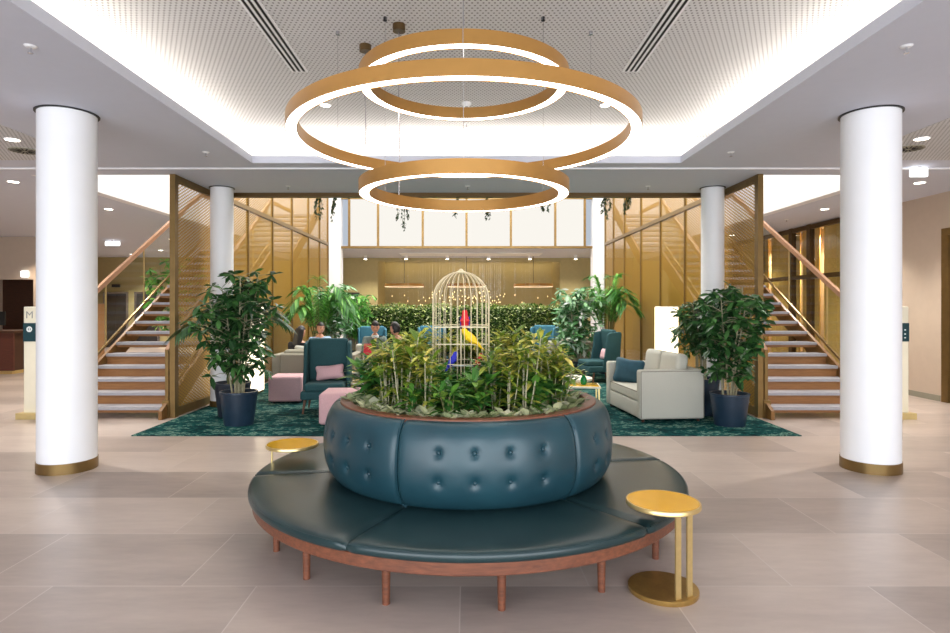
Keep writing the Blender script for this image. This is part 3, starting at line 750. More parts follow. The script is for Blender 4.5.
# ------------------------------------------------------------------ round banquette with planter
A0 = 8.0
def ang(deg): return math.radians(deg - 90)          # 0 deg = towards the camera, + = to the sofa side
b = thing('round_bench', 'round teal leather bench with tufted backrest and planter in the middle', 'bench', (.012, D, 0))
joints = [-24.3, 40.2] + [40.2 + 59.1 * i for i in range(1, 5)] + [335.7]
for k in range(6):
    j0, j1 = joints[k], joints[k + 1]; c = (j0 + j1) / 2
    a0, a1 = ang(j0) + .0012, ang(j1) - .0012
    # seat wedge, rounded outer edge
    prof = [(.93, .322), (1.60, .322), (1.613, .326), (1.620, .335), (1.622, .352), (1.619, .368), (1.608, .380), (1.588, .386), (1.5, .389), (1.3, .390), (1.1, .388), (.93, .386)]
    n = 40; V, F = [], []
    for i in range(n + 1):
        t = i / n; e = min(t, 1 - t) * 1.03 * 1.5; dip = .018 * max(0, 1 - e / .02) ** 2
        a = a0 + (a1 - a0) * t
        for (r, z) in prof:
            zz = z - dip * (z > .35); r2 = r - dip * .8 * (r > 1.55)
            V.append((r2 * math.cos(a), r2 * math.sin(a), zz))
    m = len(prof)
    for i in range(n):
        for j in range(m): F.append((i * m + j, (i + 1) * m + j, (i + 1) * m + (j + 1) % m, i * m + (j + 1) % m))
    F.append(tuple(range(m))); F.append(tuple(reversed(range(n * m, n * m + m))))
    sct = obj('seat_cushion', (V, F), 'seatreflect', b, fixn=True, angle=50)
    # welt line along the outer edge
    obj('edge_piping', tube([((1.615) * math.cos(a0 + .01 + (a1 - a0 - .02) * i / 30), (1.615) * math.sin(a0 + .01 + (a1 - a0 - .02) * i / 30), .372) for i in range(31)], .004, 5), 'seatreflect', sct)
    # tufted back section
    prof = [(.985, .386), (1.02, .40), (1.055, .44), (1.085, .50), (1.10, .57), (1.104, .64), (1.10, .71), (1.09, .78), (1.075, .84), (1.055, .885), (1.03, .915), (1.005, .93), (.98, .932)]
    # finer profile
    P2 = []
    for i in range(len(prof) - 1):
        for s in range(4):
            t = s / 4; P2.append((prof[i][0] * (1 - t) + prof[i + 1][0] * t, prof[i][1] * (1 - t) + prof[i + 1][1] * t))
    P2.append(prof[-1])
    for _ in range(3):
        P2 = [P2[0]] + [((P2[i - 1][0] + P2[i][0] * 2 + P2[i + 1][0]) / 4, (P2[i - 1][1] + P2[i][1] * 2 + P2[i + 1][1]) / 4) for i in range(1, len(P2) - 1)] + [P2[-1]]
    tufts = [(ang(c - 17.7 + 11.8 * i), z) for i in range(4) for z in (.578, .758)]
    n = 110; V, F = [], []; m = len(P2)
    for i in range(n + 1):
        t = i / n; a = a0 + (a1 - a0) * t; e = min(t, 1 - t) * 1.05 * 1.1
        dip = .026 * math.exp(-(e / .009)) + .007 * math.exp(-(e / .04))
        for j, (r, z) in enumerate(P2):
            d = dip
            for (ta, tz) in tufts:
                q = ((a - ta) * 1.1) ** 2 + (z - tz) ** 2
                if q < .03: d += .020 * math.exp(-q / .0005) + .008 * math.exp(-q / .004)
            # soft vertical fold between the two rows of a column
            V.append(((r - d) * math.cos(a), (r - d) * math.sin(a), z - dip * .5 * (z > .86)))
    for i in range(n):
        for j in range(m - 1): F.append((i * m + j, (i + 1) * m + j, (i + 1) * m + j + 1, i * m + j + 1))
    # close ends and inside
    base = len(V)
    for i in range(n + 1):
        a = a0 + (a1 - a0) * i / n; V += [(.98 * math.cos(a), .98 * math.sin(a), .386)]
    for i in range(n): F.append((base + i, base + i + 1, (i + 1) * m + m - 1, i * m + m - 1)); F.append((base + i, i * m, (i + 1) * m, base + i + 1))
    F.append(tuple([base] + list(reversed(range(m))))); F.append(tuple([base + n] + [n * m + j for j in range(m)]))
    bk = obj('backrest_cushion', (V, F), 'leather', b, fixn=True, angle=60)
    for (ta, tz) in tufts:
        r = 1.074
        obj('button', ball(.014, r * math.cos(ta), r * math.sin(ta), tz, n=10, m=6), 'leather', bk)
    # piping on the joint
    ap = ang(j0)
    obj('joint_piping', tube([((r - .018) * math.cos(ap), (r - .018) * math.sin(ap), z) for (r, z) in P2[2:]], .005, 5), 'leather', bk)
obj('base_ring', lathe([(1.42, .247), (1.588, .247), (1.594, .253), (1.594, .318), (1.588, .3215), (1.0, .3215), (1.0, .30), (1.42, .30), (1.42, .247)], 128), 'wood', b, angle=30)
obj('planter_rim', lathe([(.895, .80), (.895, .938), (.90, .943), (.974, .943), (.979, .938), (.979, .80)], 128), 'wood', b, angle=30)
obj('planter_drum', lathe([(.979, .80), (.96, .80), (.96, .305), (.979, .305), (.979, .80)], 96), 'leather', b)
obj('soil', lathe([(0, .60), (.895, .60), (.895, .868), (.6, .882), (0, .886)], 64), 'soil', b)
for d in (-42.5, -18.4, 7.1, 32, 57.5, 83, 109, 135, 160, 185, 211, 237, 277, 297):
    a = ang(d)
    obj('leg', lathe([(0, 0), (.021, 0), (.026, .249), (0, .249)], 20, 1.45 * math.cos(a), 1.45 * math.sin(a)), 'wood', b)

# brass side tables
def side_table(x, y, rot, lb):
    t = thing('side_table', lb, 'side table', (x, y, 0), rot, 'brass side tables')
    obj('base_disc', lathe([(0, 0), (.196, 0), (.198, .004), (.198, .024), (.194, .028), (0, .028)], 64), 'brassdisc', t)
    obj('top_disc', lathe([(0, .496), (.206, .496), (.210, .500), (.210, .518), (.207, .522), (.2, .522)], 64), 'brass', t)
    obj('top_plate', lathe([(.2, .514), (.2, .5215), (0, .5215)], 64), 'brasstop', t)
    for px in (-.042, .042): obj('post', box(px - .019, px + .019, -.165, -.155, .028, .496), 'brass', t, smooth=False)
side_table(1.14, 3.48, math.radians(25), 'brass side table standing whole in front of the bench, with a round base plate')
side_table(-1.43, 4.93, math.radians(-75), 'brass side table half hidden behind the round bench, its round top over the seat')

# ------------------------------------------------------------------ planting in the bench
def stem_plant(seed, h, nst, leafn, ll, mat, lw=.2, spread=.10, droop=.35):
    r = random.Random(seed); st, lv = [], []
    for s in range(nst):
        a = r.uniform(0, 2 * PI); d = r.uniform(.0, spread); hh = h * r.uniform(.62, 1)
        p0 = Vector((d * .5 * math.cos(a), d * .5 * math.sin(a), 0)); p1 = Vector((d * 1.6 * math.cos(a), d * 1.6 * math.sin(a), hh))
        pm = p0.lerp(p1, .5) + Vector((r.uniform(-.02, .02), r.uniform(-.02, .02), 0))
        st.append(tube([p0, pm, p1], .0065, 5, .004))
        for k in range(leafn):
            t = 1 - .42 * (k / leafn) * r.uniform(.7, 1.1) if k < leafn * .72 else r.uniform(.15, .6)
            c = p0.lerp(pm, t * 2) if t < .5 else pm.lerp(p1, t * 2 - 1)
            b_ = k * 2.4 + r.uniform(-.4, .4); el = r.uniform(.05, .9)
            dv = (math.cos(b_) * math.cos(el), math.sin(b_) * math.cos(el), math.sin(el))
            L = ll * r.uniform(.7, 1.15)
            lv.append(leaf(c, dv, L, L * lw, droop * r.uniform(.5, 1.5)))
    return join(*st), join(*lv)
def make_plant(name, seed, lb, cat, grp, stemmat, leafmat_, **kw):
    s, l = stem_plant(seed, mat=None, **kw)
    t = thing(name, lb, cat, (0, 0, -20), 0, grp)
    obj('stem', s, stemmat, t); obj('foliage', l, leafmat_, t, smooth=False)
    return t
SOIL = .884
GP = 'plants in the bench planter'
yl = [make_plant('dracaena', 10 + i, 'slender yellow green plant with whitish stems in the bench planter', 'plant', 'yellow green planter plants', 'stem', 'dracaena', h=.57, nst=5, leafn=20, ll=.17, lw=.26, spread=.11) for i in range(3)]
dk = [make_plant('cordyline', 30 + i, 'dark green broad-leaved plant in the bench planter', 'plant', 'dark green planter plants', 'stemgreen', 'dracdark', h=.31, nst=4, leafn=15, ll=.20, lw=.27, spread=.07, droop=.25) for i in range(3)]
vg = [make_plant('fittonia', 50 + i, 'low pale variegated plant at the planter rim', 'plant', 'variegated rim plants', 'stemgreen', 'varieg', h=.05, nst=5, leafn=9, ll=.125, lw=.46, spread=.05, droop=.2) for i in range(3)]
used = {}
def put(protos, i, x, y, z, rot, s=1.0):
    p = protos[i % len(protos)]
    if p.name not in used:
        used[p.name] = 1; p.location = (x, y, z); p.rotation_euler = (0, 0, rot); p.scale = (s,) * 3; return p
    return copy_tree(p, None, (x, y, z), rot, scale=s)
r = random.Random(5)
pts = []
def free(x, y, dmin): return all((x - a) ** 2 + (y - b_) ** 2 > dmin * dmin for a, b_ in pts)
# yellow-green: a loose wide group, clear of the cage
n = 0
while n < 40:
    a = r.uniform(0, 2 * PI); d = .76 * math.sqrt(r.random()); x, y = d * math.cos(a), d * math.sin(a)
    if x < -.64 or (x + .04) ** 2 + y * y < .34 ** 2 or not free(x, y, .10): continue
    if abs(x + .04) < .30 and y < 0 and r.random() < .8: continue
    pts.append((x, y)); put(yl, n, x, D + y, SOIL - .004, r.uniform(0, 6.28), r.uniform(.72, 1.0) * (1 if abs(x) < .55 else .85)); n += 1
n = 0; tries = 0
while n < 46 and tries < 20000:
    tries += 1
    a = r.uniform(0, 2 * PI); d = .76 * math.sqrt(r.random()); x, y = d * math.cos(a), d * math.sin(a)
    if y > .45 or not free(x, y, .085): continue
    if (x + .04) ** 2 + y * y < .27 ** 2: continue
    pts.append((x, y)); put(dk, n, x, D + y, SOIL - .006, r.uniform(0, 6.28), r.uniform(.75, 1.15) * (.8 if y < -.5 else 1)); n += 1
for k in range(52):
    a = 2 * PI * k / 52 + r.uniform(-.03, .03); d = .815 + r.uniform(-.035, .01)
    put(vg, k, d * math.cos(a), D + d * math.sin(a), .868, r.uniform(0, 6.28), r.uniform(.8, 1.1))
# pale flowering plant in the middle of the front
fp = thing('flowering_plant', 'small plant with pale pink flowers at the middle of the planter front', 'plant', (-.09, D - .40, SOIL - .004))
s, l = stem_plant(77, .16, 6, 6, .13, None, .4, .08)
obj('stem', s, 'stemgreen', fp); obj('foliage', l, 'dracdark', fp, smooth=False)
rr = random.Random(4)
for k in range(6):
    x, y, z = rr.uniform(-.09, .11), rr.uniform(-.1, .05), rr.uniform(.12, .2)
    obj('flower', join(*[leaf((x, y, z), (math.cos(q), math.sin(q), .5), .04, .03, .1) for q in (0, 1.3, 2.5, 3.8, 5)], tube([(x * .4, y * .4, 0), (x, y, z)], .003, 4)), 'flower', fp)

# ------------------------------------------------------------------ birdcage and birds
CX, CR = -.043, .222
cg = thing('birdcage', 'cream domed wire birdcage standing among the planter plants', 'birdcage', (CX, D, SOIL - .002))
z0, zs, zt = .04, .815, .815 + CR
for k in range(26):
    a = 2 * PI * k / 26; pts_ = [(CR * math.cos(a), CR * math.sin(a), z0), (CR * math.cos(a), CR * math.sin(a), zs)]
    for i in range(1, 9):
        q = PI / 2 * i / 8.6; pts_.append((CR * math.cos(q) * math.cos(a), CR * math.cos(q) * math.sin(a), zs + CR * math.sin(q)))
    obj('wire', tube(pts_, .0023, 5), 'cage', cg)
def hoop(R_, r_, z, n=40): return tube([(R_ * math.cos(2 * PI * i / n), R_ * math.sin(2 * PI * i / n), z) for i in range(n + 1)], r_, 6, caps=False)
for z in (.33, .617): obj('hoop', hoop(CR, .003, z), 'cage', cg)
obj('crown_cap', lathe([(0, zt - .02), (.05, zt - .014), (.052, zt - .006), (.02, zt + .008), (.012, zt + .02), (0, zt + .024)], 24), 'cage', cg)
obj('base_tray', lathe([(0, 0), (CR + .012, 0), (CR + .012, .045), (CR, .045), (CR - .01, .02), (0, .02)], 40), 'cage', cg)
obj('center_post', cyl(.007, .02, .60, 10), 'cage', cg)
obj('perch', bar((-.20, -.03, .47), (.21, -.03, .47), .007), 'cage', cg, label='upper perch')
obj('perch', bar((-.19, -.10, .31), (.19, -.10, .31), .007), 'signwhite', cg, label='white lower perch')
obj('perch', bar((-.21, .02, .60), (.21, .02, .60), .007), 'cage', cg, label='top perch')

def skin_mesh(verts, edges, radii, root=0, sub=2):
    me = bpy.data.meshes.new('tmp'); bm = bmesh.new(); lay = bm.verts.layers.skin.verify()
    vs = []
    for i, (v, rr_) in enumerate(zip(verts, radii)):
        bv = bm.verts.new(v); bv[lay].radius = rr_ if isinstance(rr_, tuple) else (rr_, rr_); bv[lay].use_root = (i == root); vs.append(bv)
    for a, c in edges: bm.edges.new((vs[a], vs[c]))
    bm.to_mesh(me); bm.free()
    o = bpy.data.objects.new('tmp', me); COL.objects.link(o)
    md = o.modifiers.new('skin', 'SKIN'); md.use_smooth_shade = True
    sb = o.modifiers.new('sub', 'SUBSURF'); sb.levels = sub; sb.render_levels = sub
    dg = bpy.context.evaluated_depsgraph_get(); ev = o.evaluated_get(dg); m2 = ev.to_mesh()
    g = ([v.co.copy() for v in m2.vertices], [tuple(p.vertices) for p in m2.polygons]); ev.to_mesh_clear()
    bpy.data.objects.remove(o); bpy.data.meshes.remove(me)
    return g
def bird(lb, loc, rot, s, body, wing, tail, belly=None, up=.5):
    t = thing('parrot', lb, 'toy bird', loc, rot, 'toy birds in the cage')
    # side profile along +X, feet at the origin
    cu, su = math.cos(up), math.sin(up)
    def q(u, v): return (s * (u * cu - v * su), 0, s * (u * su + v * cu))
    V = [q(-.02, .16), q(.14, .2), q(.32, .27), q(.43, .36), q(.52, .38), q(-.2, .10), q(-.34, .06)]
    V = [(p[0], p[1], p[2] + s * .06) for p in V]
    g = skin_mesh(V, [(0, 1), (1, 2), (2, 3), (3, 4), (0, 5), (5, 6)], [s * .185, s * .19, s * .135, s * .135, s * .075, s * .11, s * .05])
    obj('body', g, body, t)
    def off(p, dz=0): return (p[0], p[1], p[2] + s * .06 + dz)
    for e in (-1, 1):
        obj('wing', prism_wing(s, off, q, e), wing, t)
        obj('eye', ball(s * .018, *Vector(off(q(.47, .41))) + Vector((0, e * s * .11, 0)), n=8, m=6), 'black', t)
        obj('foot', join(tube([off(q(.02, .06)), (0, e * s * .06, 0)], s * .018, 5), tube([(-s * .05, e * s * .06, .002), (s * .07, e * s * .06, .002)], s * .014, 5)), 'beak', t)
    tl = [off(q(-.28, .06)), off(q(-.48, .0)), off(q(-.68, -.05))]
    obj('tail', tube(tl, [s * .06, s * .05, s * .015], 6), tail, t)
    obj('beak', tube([off(q(.54, .39)), off(q(.62, .37)), off(q(.63, .30))], [s * .045, s * .03, s * .006], 6), 'beak', t)
    return t
def prism_wing(s, off, q, e):
    P_ = [(.26, .26), (.10, .33), (-.12, .26), (-.45, .08), (-.5, .02), (-.2, .07), (.1, .10)]
    V = []
    for (u, v) in P_:
        p = Vector(off(q(u, v))); V.append(p + Vector((0, e * s * .165, 0)))
    for (u, v) in P_:
        p = Vector(off(q(u, v))); V.append(p + Vector((0, e * s * .195, 0)))
    n = len(P_); F = [tuple(range(n)), tuple(reversed(range(n, 2 * n)))] + [(i, i + n, (i + 1) % n + n, (i + 1) % n) for i in range(n)]
    return V, F
ZC = SOIL - .002
bird('yellow toy parrot perched in the birdcage', (CX + .07, D - .03, ZC + .475), PI, .19, 'byellow', 'byellow', 'byellow', up=.42)
bird('red toy parrot with blue wings sitting highest in the birdcage', (CX + .03, D + .02, ZC + .605), PI * 1.5, .19, 'bred', 'bblue', 'byellow', up=1.0)
bird('blue toy parrot sitting lowest in the birdcage', (CX - .055, D - .10, ZC + .315), 0, .15, 'bblue', 'bblue', 'bblue', up=.7)
bird('small red toy parrot beside the cage wires, below the yellow one', (CX + .15, D - .10, ZC + .315), .4, .13, 'bred', 'bred', 'bblue', up=.8)

# ------------------------------------------------------------------ potted plants
def pot(t, r0, r1, h, mat='pot'):
    obj('pot', lathe([(0, 0), (r0, 0), (r1, h - .03), (r1 + .006, h - .025), (r1 + .006, h), (r1 - .02, h), (r1 - .03, h - .05), (0, h - .05)], 48), mat, t)
    obj('soil', lathe([(r1 - .035, h - .05), (r1 * .6, h - .035), (0, h - .03)], 24), 'soil', t)
def ficus(t, seed, h0, top, rad, nst, whorls, ll, mat, stemmat='stem', lw=.42, cz=None, base_r=.1, per=7, low=.25):
    r = random.Random(seed); st, lv = [], []
    for s in range(nst):
        a = 2 * PI * s / nst + r.uniform(-.3, .3)
        p0 = Vector((base_r * math.cos(a) * r.uniform(.3, 1), base_r * math.sin(a) * r.uniform(.3, 1), h0 - .04))
        hh = h0 + (top - h0) * (r.uniform(.72, .97) if s else .97)
        rr_ = rad * r.uniform(.25, .8)
        p3 = Vector((rr_ * math.cos(a), rr_ * math.sin(a), hh)); p1 = p0.lerp(p3, .4) + Vector((-.03 * math.cos(a), -.03 * math.sin(a), .04))
        path = [p0, p1, p0.lerp(p3, .75), p3]; st.append(tube(path, .014, 6, .006))
        for k in range(whorls):
            tt = low + (1 - low) * (k + r.random()) / whorls
            i = min(2, int(tt * 3)); c = path[i].lerp(path[i + 1], tt * 3 - i)
            ba = r.uniform(0, 2 * PI); bl = r.uniform(.25, 1) * rad * (1.15 - .75 * abs(tt - .5) * 1.2) * .75
            e = c + Vector((bl * math.cos(ba), bl * math.sin(ba), bl * r.uniform(-.1, .5)))
            st.append(tube([c, c.lerp(e, .5) + Vector((0, 0, .02)), e], .005, 4, .003))
            for j in range(per):
                b_ = 2 * PI * j / per + r.uniform(-.3, .3); el = r.uniform(-.95, .55); L = ll * r.uniform(.7, 1.2)
                lv.append(leaf(e, (math.cos(b_) * math.cos(el), math.sin(b_) * math.cos(el), math.sin(el)), L, L * lw, .3 * r.random(), widths=[.1, .8, 1, .12], roll=r.uniform(-.7, .7)))
    obj('stem', join(*st), stemmat, t); obj('foliage', join(*lv), mat, t, smooth=False)
def palm(t, seed, h0, top, rad, nf, mat, stemmat='stemgreen', nl=20, ll=.3, droop=.55):
    r = random.Random(seed)
    st = []
    for s in range(nf):
        a = 2 * PI * s / nf * 2.4 + r.uniform(-.4, .4); el = r.uniform(.62, 1.32)
        p0 = Vector((.07 * math.cos(a), .07 * math.sin(a), h0 - .04)); L = (top - h0) * r.uniform(.75, 1.08); out = rad * math.cos(el) / .55
        path = []
        for i in range(9):
            u = i / 8; path.append(p0 + Vector((math.cos(a), math.sin(a), 0)) * min(out, 1.3 * rad) * (u ** 1.6) + Vector((0, 0, 1)) * L * (math.sin(u * (PI / 2) * (1 + droop * (1.35 - el))) ) * math.sin(el) ** .5)
        st.append(tube(path, .009, 5, .003)); lv = []
        for k in range(nl):
            u = .32 + .68 * (k + .5) / nl; i = min(7, int(u * 8)); c = path[i].lerp(path[i + 1], u * 8 - i); dv = (path[i + 1] - path[i]).normalized()
            sd = dv.cross(Vector((0, 0, 1))); sd = sd.normalized() if sd.length > .05 else Vector((1, 0, 0))
            for e in (-1, 1):
                Lf = ll * (1 - .55 * abs(u - .6)) * r.uniform(.85, 1.1)
                lv.append(leaf(c, dv * .75 + sd * e * .8 + Vector((0, 0, .12)), Lf, .042, .5, seg=3, widths=[.4, 1, .8, .05]))
        obj('frond', join(*lv), mat, t, smooth=False)
    obj('stem', join(*st), stemmat, t)
t = thing('potted_ficus', 'dark leafy potted tree in a blue pot near the mesh screen and pink pouf', 'potted plant', (-3.16, 8.33, .012))
pot(t, .195, .25, .46); ficus(t, 3, .45, 2.10, .48, 9, 24, .155, 'ficus', low=.14)
t = thing('potted_palm', 'drooping potted palm in a dark pot behind the leafy potted tree by the mesh screen', 'potted plant', (-3.5, 8.98, .012))
pot(t, .2, .26, .5, 'potdark'); palm(t, 8, .5, 1.75, .58, 16, 'palmdark', ll=.32)
t = thing('potted_ficus', 'leafy potted tree in a blue pot at the carpet corner by the staircase, sofa side', 'potted plant', (3.63, 8.28, .012), 1)
pot(t, .2, .255, .44); ficus(t, 15, .43, 1.96, .44, 9, 24, .15, 'ficus', low=.14)
t = thing('potted_bamboo_palm', 'potted plant in a dark pot between the pale grey sofa and the leafy potted tree', 'potted plant', (3.56, 9.12, .012), 2)
pot(t, .21, .27, .55, 'pot'); ficus(t, 21, .53, 1.76, .36, 9, 20, .17, 'palmdark', lw=.26, low=.3)
t = thing('potted_palm', 'bright green palm by the mesh screen and grey sofa back on the pink pouf side', 'potted plant', (-3.35, 13.6, .012))
pot(t, .2, .25, .45, 'potdark'); palm(t, 31, .45, 2.3, .55, 22, 'palm', ll=.40)
t = thing('potted_croton', 'bushy green potted plant by the white pier on the pink pouf side', 'potted plant', (-3.35, 15.0, .012))
pot(t, .2, .25, .45, 'potdark'); ficus(t, 33, .45, 2.15, .50, 8, 22, .2, 'silver', lw=.36)
t = thing('potted_fern', 'tall light green leafy plant beside the hedge end on the pink pouf side', 'potted plant', (-3.05, 16.25, .012))
pot(t, .2, .25, .45, 'potdark'); ficus(t, 35, .45, 2.0, .46, 8, 20, .2, 'palm', lw=.28)
t = thing('potted_palm', 'bright green palm by the mesh screen behind the sofa with teal cushion', 'potted plant', (3.42, 14.6, .012))
pot(t, .2, .25, .45, 'potdark'); palm(t, 41, .45, 2.35, .52, 24, 'palm', ll=.40)
t = thing('potted_tree', 'silvery leaved potted tree in a dark pot behind the teal wing chair and grey sofa', 'potted plant', (2.58, 14.05, .012))
pot(t, .19, .24, .36, 'potdark'); ficus(t, 43, .36, 2.1, .50, 8, 24, .18, 'silver', lw=.4, low=.1)
t = thing('potted_tree', 'green tree standing beyond the glass stair rail on the reception side', 'potted plant', (-7.15, 14.6, 0))
pot(t, .2, .25, .45, 'potdark'); ficus(t, 51, .45, 2.9, .6, 7, 12, .2, 'palm', lw=.4)

# hedge
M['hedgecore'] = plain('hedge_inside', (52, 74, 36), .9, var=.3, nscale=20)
r = random.Random(9)
hd = thing('hedge', 'long leafy green hedge in front of the back room', 'hedge', (.15, 17.2, .012))
obj('planter_box', rbox(0, 0, .2, 6.3, .55, .4, .02, 2), 'potdark', hd)
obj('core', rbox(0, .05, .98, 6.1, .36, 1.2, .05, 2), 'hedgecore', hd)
lv = []
for k in range(9000):
    x = r.uniform(-3.1, 3.1); f = r.random()
    if f < .82: p = (x, -.17 + r.uniform(-.10, .05), r.uniform(.42, 1.62)); n = (r.uniform(-1, 1), -1, r.uniform(-.3, .9))
    else: p = (x, r.uniform(-.2, .25), 1.56 + r.uniform(-.05, .10) + .03 * math.sin(x * 5)); n = (r.uniform(-1, 1), r.uniform(-1, .5), 1)
    L = r.uniform(.07, .12); lv.append(leaf(p, n, L, L * .55, .3, seg=2))
fo = obj('foliage', join(*lv), 'hedge', hd, smooth=False); fo['kind'] = 'stuff'

# hanging vines under the bronze beam
lbs = ['first', 'second', 'third', 'fourth', 'fifth', 'sixth', 'seventh', 'eighth']
for i, (px, L) in enumerate(((320, .42), (337, .42), (402, .52), (459, .32), (486, .42), (545, .26), (606, .36), (630, .28))):
    x = (px - 466.5) / 600 * 10.39
    t = thing('hanging_vine', f'thin green vine hanging from the bronze beam, {lbs[i]} of eight from the pink pouf side', 'hanging plant', (x, 10.39, 3.53), 0, 'vines under the bronze beam')
    st, lv = [], []
    for q in range(4):
        dx, dy = r.uniform(-.09, .09), r.uniform(-.05, .05); l = L * r.uniform(.55, 1.1)
        path = [Vector((dx * .5, dy * .5, -.001)), Vector((dx, dy, -l * .4)), Vector((dx + r.uniform(-.05, .05), dy, -l))]; st.append(tube(path, .004, 4))
        for k in range(26):
            u = r.random(); c = path[0].lerp(path[1], u * 2) if u < .5 else path[1].lerp(path[2], u * 2 - 1)
            a = r.uniform(0, 6.28); lv.append(leaf(c, (math.cos(a), math.sin(a), -.5), r.uniform(.03, .055), .032, .5, seg=2))
    obj('stem', join(*st), 'stemgreen', t); obj('foliage', join(*lv), 'vine', t, smooth=False)
# ------------------------------------------------------------------ lounge furniture
CZ = .012
def cushion(name, w, h, d, mat, label, cat, loc, rot, group=None):
    g = rbox(0, 0, 0, w, d, h, d * .42, 3, inner=6)
    V = []
    for v in g[0]:
        u, q = v.x / (w / 2), v.z / (h / 2); k = (1 - abs(u) ** 2.5) * (1 - abs(q) ** 2.5)
        V.append(Vector((v.x * (1 - .11 * (1 - abs(q)) * abs(u)), v.y * (.35 + .9 * max(0, k) ** .5), v.z * (1 - .13 * (1 - abs(u)) * abs(q)))))
    o = obj(name, (V, g[1]), mat); o.location = loc; o.rotation_euler = rot
    return tag(o, label, cat, group)
def wing_chair(loc, rot, lb, mat='teal', grp='wing chairs', simple=False):
    # faces -Y in local space
    t = thing('wing_chair', lb, 'armchair', loc, rot, grp)
    W_ = .72
    obj('seat_frame', rbox(0, -.04, .285, W_ - .02, .70, .13, .03, 2), mat, t)
    obj('seat_cushion', rbox(0, -.08, .405, W_ - .13, .64, .12, .045, 3, inner=4), mat, t)
    obj('backrest', rx(rbox(0, 0, .355, W_ - .1, .10, .74, .04, 3), .10), mat, t, loc=(0, .27, .40))
    wp = [(-.10, .24), (.30, .22), (.345, 1.03), (.335, 1.075), (.28, 1.085), (.06, 1.06), (.02, 1.02), (-.02, .70)]
    for e in (-1, 1):
        w = obj('wing', mv(prism(wp, .055, .02), e * (W_ / 2 - .025)), mat, t)
    for (x, y) in ((-1, -1), (1, -1), (-1, 1), (1, 1)):
        obj('leg', tube([(x * .29, y * .26, .24), (x * .325, y * .305, 0)], .024, 10, .013), 'chairleg', t)
    return t
def sofa(loc, rot, lb, W_=1.5, depth=.92, mat='grey', ncush=2, arm_h=.735, top=.93, back_h=.74):
    # faces -Y, width along X, near arm = -X
    t = thing('sofa', lb, 'sofa', loc, rot)
    aw = .15; iw = W_ - 2 * aw
    obj('base', rbox(0, .0, .155, W_ - .04, depth - .05, .23, .02, 2), mat, t)
    for e in (-1, 1):
        a = obj('arm', rbox(e * (W_ / 2 - aw / 2), 0, .04 + (arm_h - .04) / 2, aw, depth, arm_h - .04, .035, 3), mat, t)
        x = e * (W_ / 2) 
        hd_ = depth / 2 - .02
        obj('piping', tube([(x - e * .004, -hd_, .06), (x - e * .004, -hd_, arm_h - .02), (x - e * .004, hd_, arm_h - .02), (x - e * .004, hd_, .06)], .006, 5), 'pipe', a)
    obj('backrest', rbox(0, depth / 2 - .09, .04 + (back_h - .04) / 2, iw + .02, .18, back_h - .04, .04, 3), mat, t)
    cw = iw / ncush
    for i in range(ncush):
        x = -iw / 2 + cw * (i + .5)
        obj('back_cushion', rx(rbox(0, 0, 0, cw - .015, .20, .46, .07, 3, inner=4), -.12), mat, t, loc=(x, depth / 2 - .27, top - .235))
    sc_ = obj('seat_cushion', rbox(0, -.08, .345, iw - .01, depth - .20, .16, .045, 3, inner=5), mat, t)
    obj('piping', tube([(-iw / 2 + .02, -depth / 2 + .02, .415), (iw / 2 - .02, -depth / 2 + .02, .415)], .006, 5), 'pipe', sc_)
    for x in (-1, 1):
        for y in (-1, 1): obj('foot', cyl(.02, 0, .042, 10, x=x * (W_ / 2 - .07), y=y * (depth / 2 - .07)), 'darkwood', t)
    return t
def pouf(loc, rot, lb, w=.56, h=.45, mat='pink', d=None):
    t = thing('pouf', lb, 'pouf', loc, rot, 'upholstered poufs')
    d = d or w
    bd = obj('body', rbox(0, 0, h / 2 + .012, w, d, h - .024, .045, 4, inner=5), mat, t)
    for e in (-1, 1):
        obj('seam', tube([(e * (w / 2 - .012), -d / 2 + .012, .05), (e * (w / 2 - .012), -d / 2 + .012, h - .05)], .004, 4), mat, bd)
    for x in (-1, 1):
        for y in (-1, 1): obj('foot', cyl(.02, 0, .016, 8, x=x * w * .36, y=y * d * .36), 'black', t)
    return t
def round_pouf(loc, lb, r=.3, h=.45, mat='pink'):
    t = thing('pouf', lb, 'pouf', loc, 0, 'upholstered poufs')
    obj('body', lathe([(0, .015), (r - .03, .015), (r, .05), (r, h - .06), (r - .02, h - .02), (r - .06, h), (0, h + .006)], 40), mat, t)
    obj('plinth', cyl(r - .05, 0, .016, 24), 'black', t)
    return t
# teal wing chair and its pink cushion
wing_chair((-2.19, 9.42, CZ), math.radians(6), 'dark teal wing chair holding a pink cushion, beside the cube pouf')
cushion('cushion', .46, .24, .12, 'pink', 'small pink cushion on the dark teal wing chair', 'cushion', (-2.16, 9.50, .602), (math.radians(-14), math.radians(-5), math.radians(6)))
pouf((-3.07, 10.36, CZ), math.radians(4), 'dusty pink cube pouf beside the dark teal wing chair')
pouf((-1.70, 8.45, CZ), math.radians(3), 'pale pink pouf half hidden behind the round bench, in front of the wing chair', .64, .45)
# back-to-camera sofa
sofa((-2.78, 11.30, CZ), PI, 'greyish taupe sofa with its back turned, behind the dark teal wing chair', 1.5, .9, 'taupe', 2, .76, .84, .77)
cushion('cushion', .42, .36, .14, 'grey', 'beige cushion showing over the back of the taupe sofa', 'cushion', (-3.02, 11.28, .74), (math.radians(10), 0, .1))
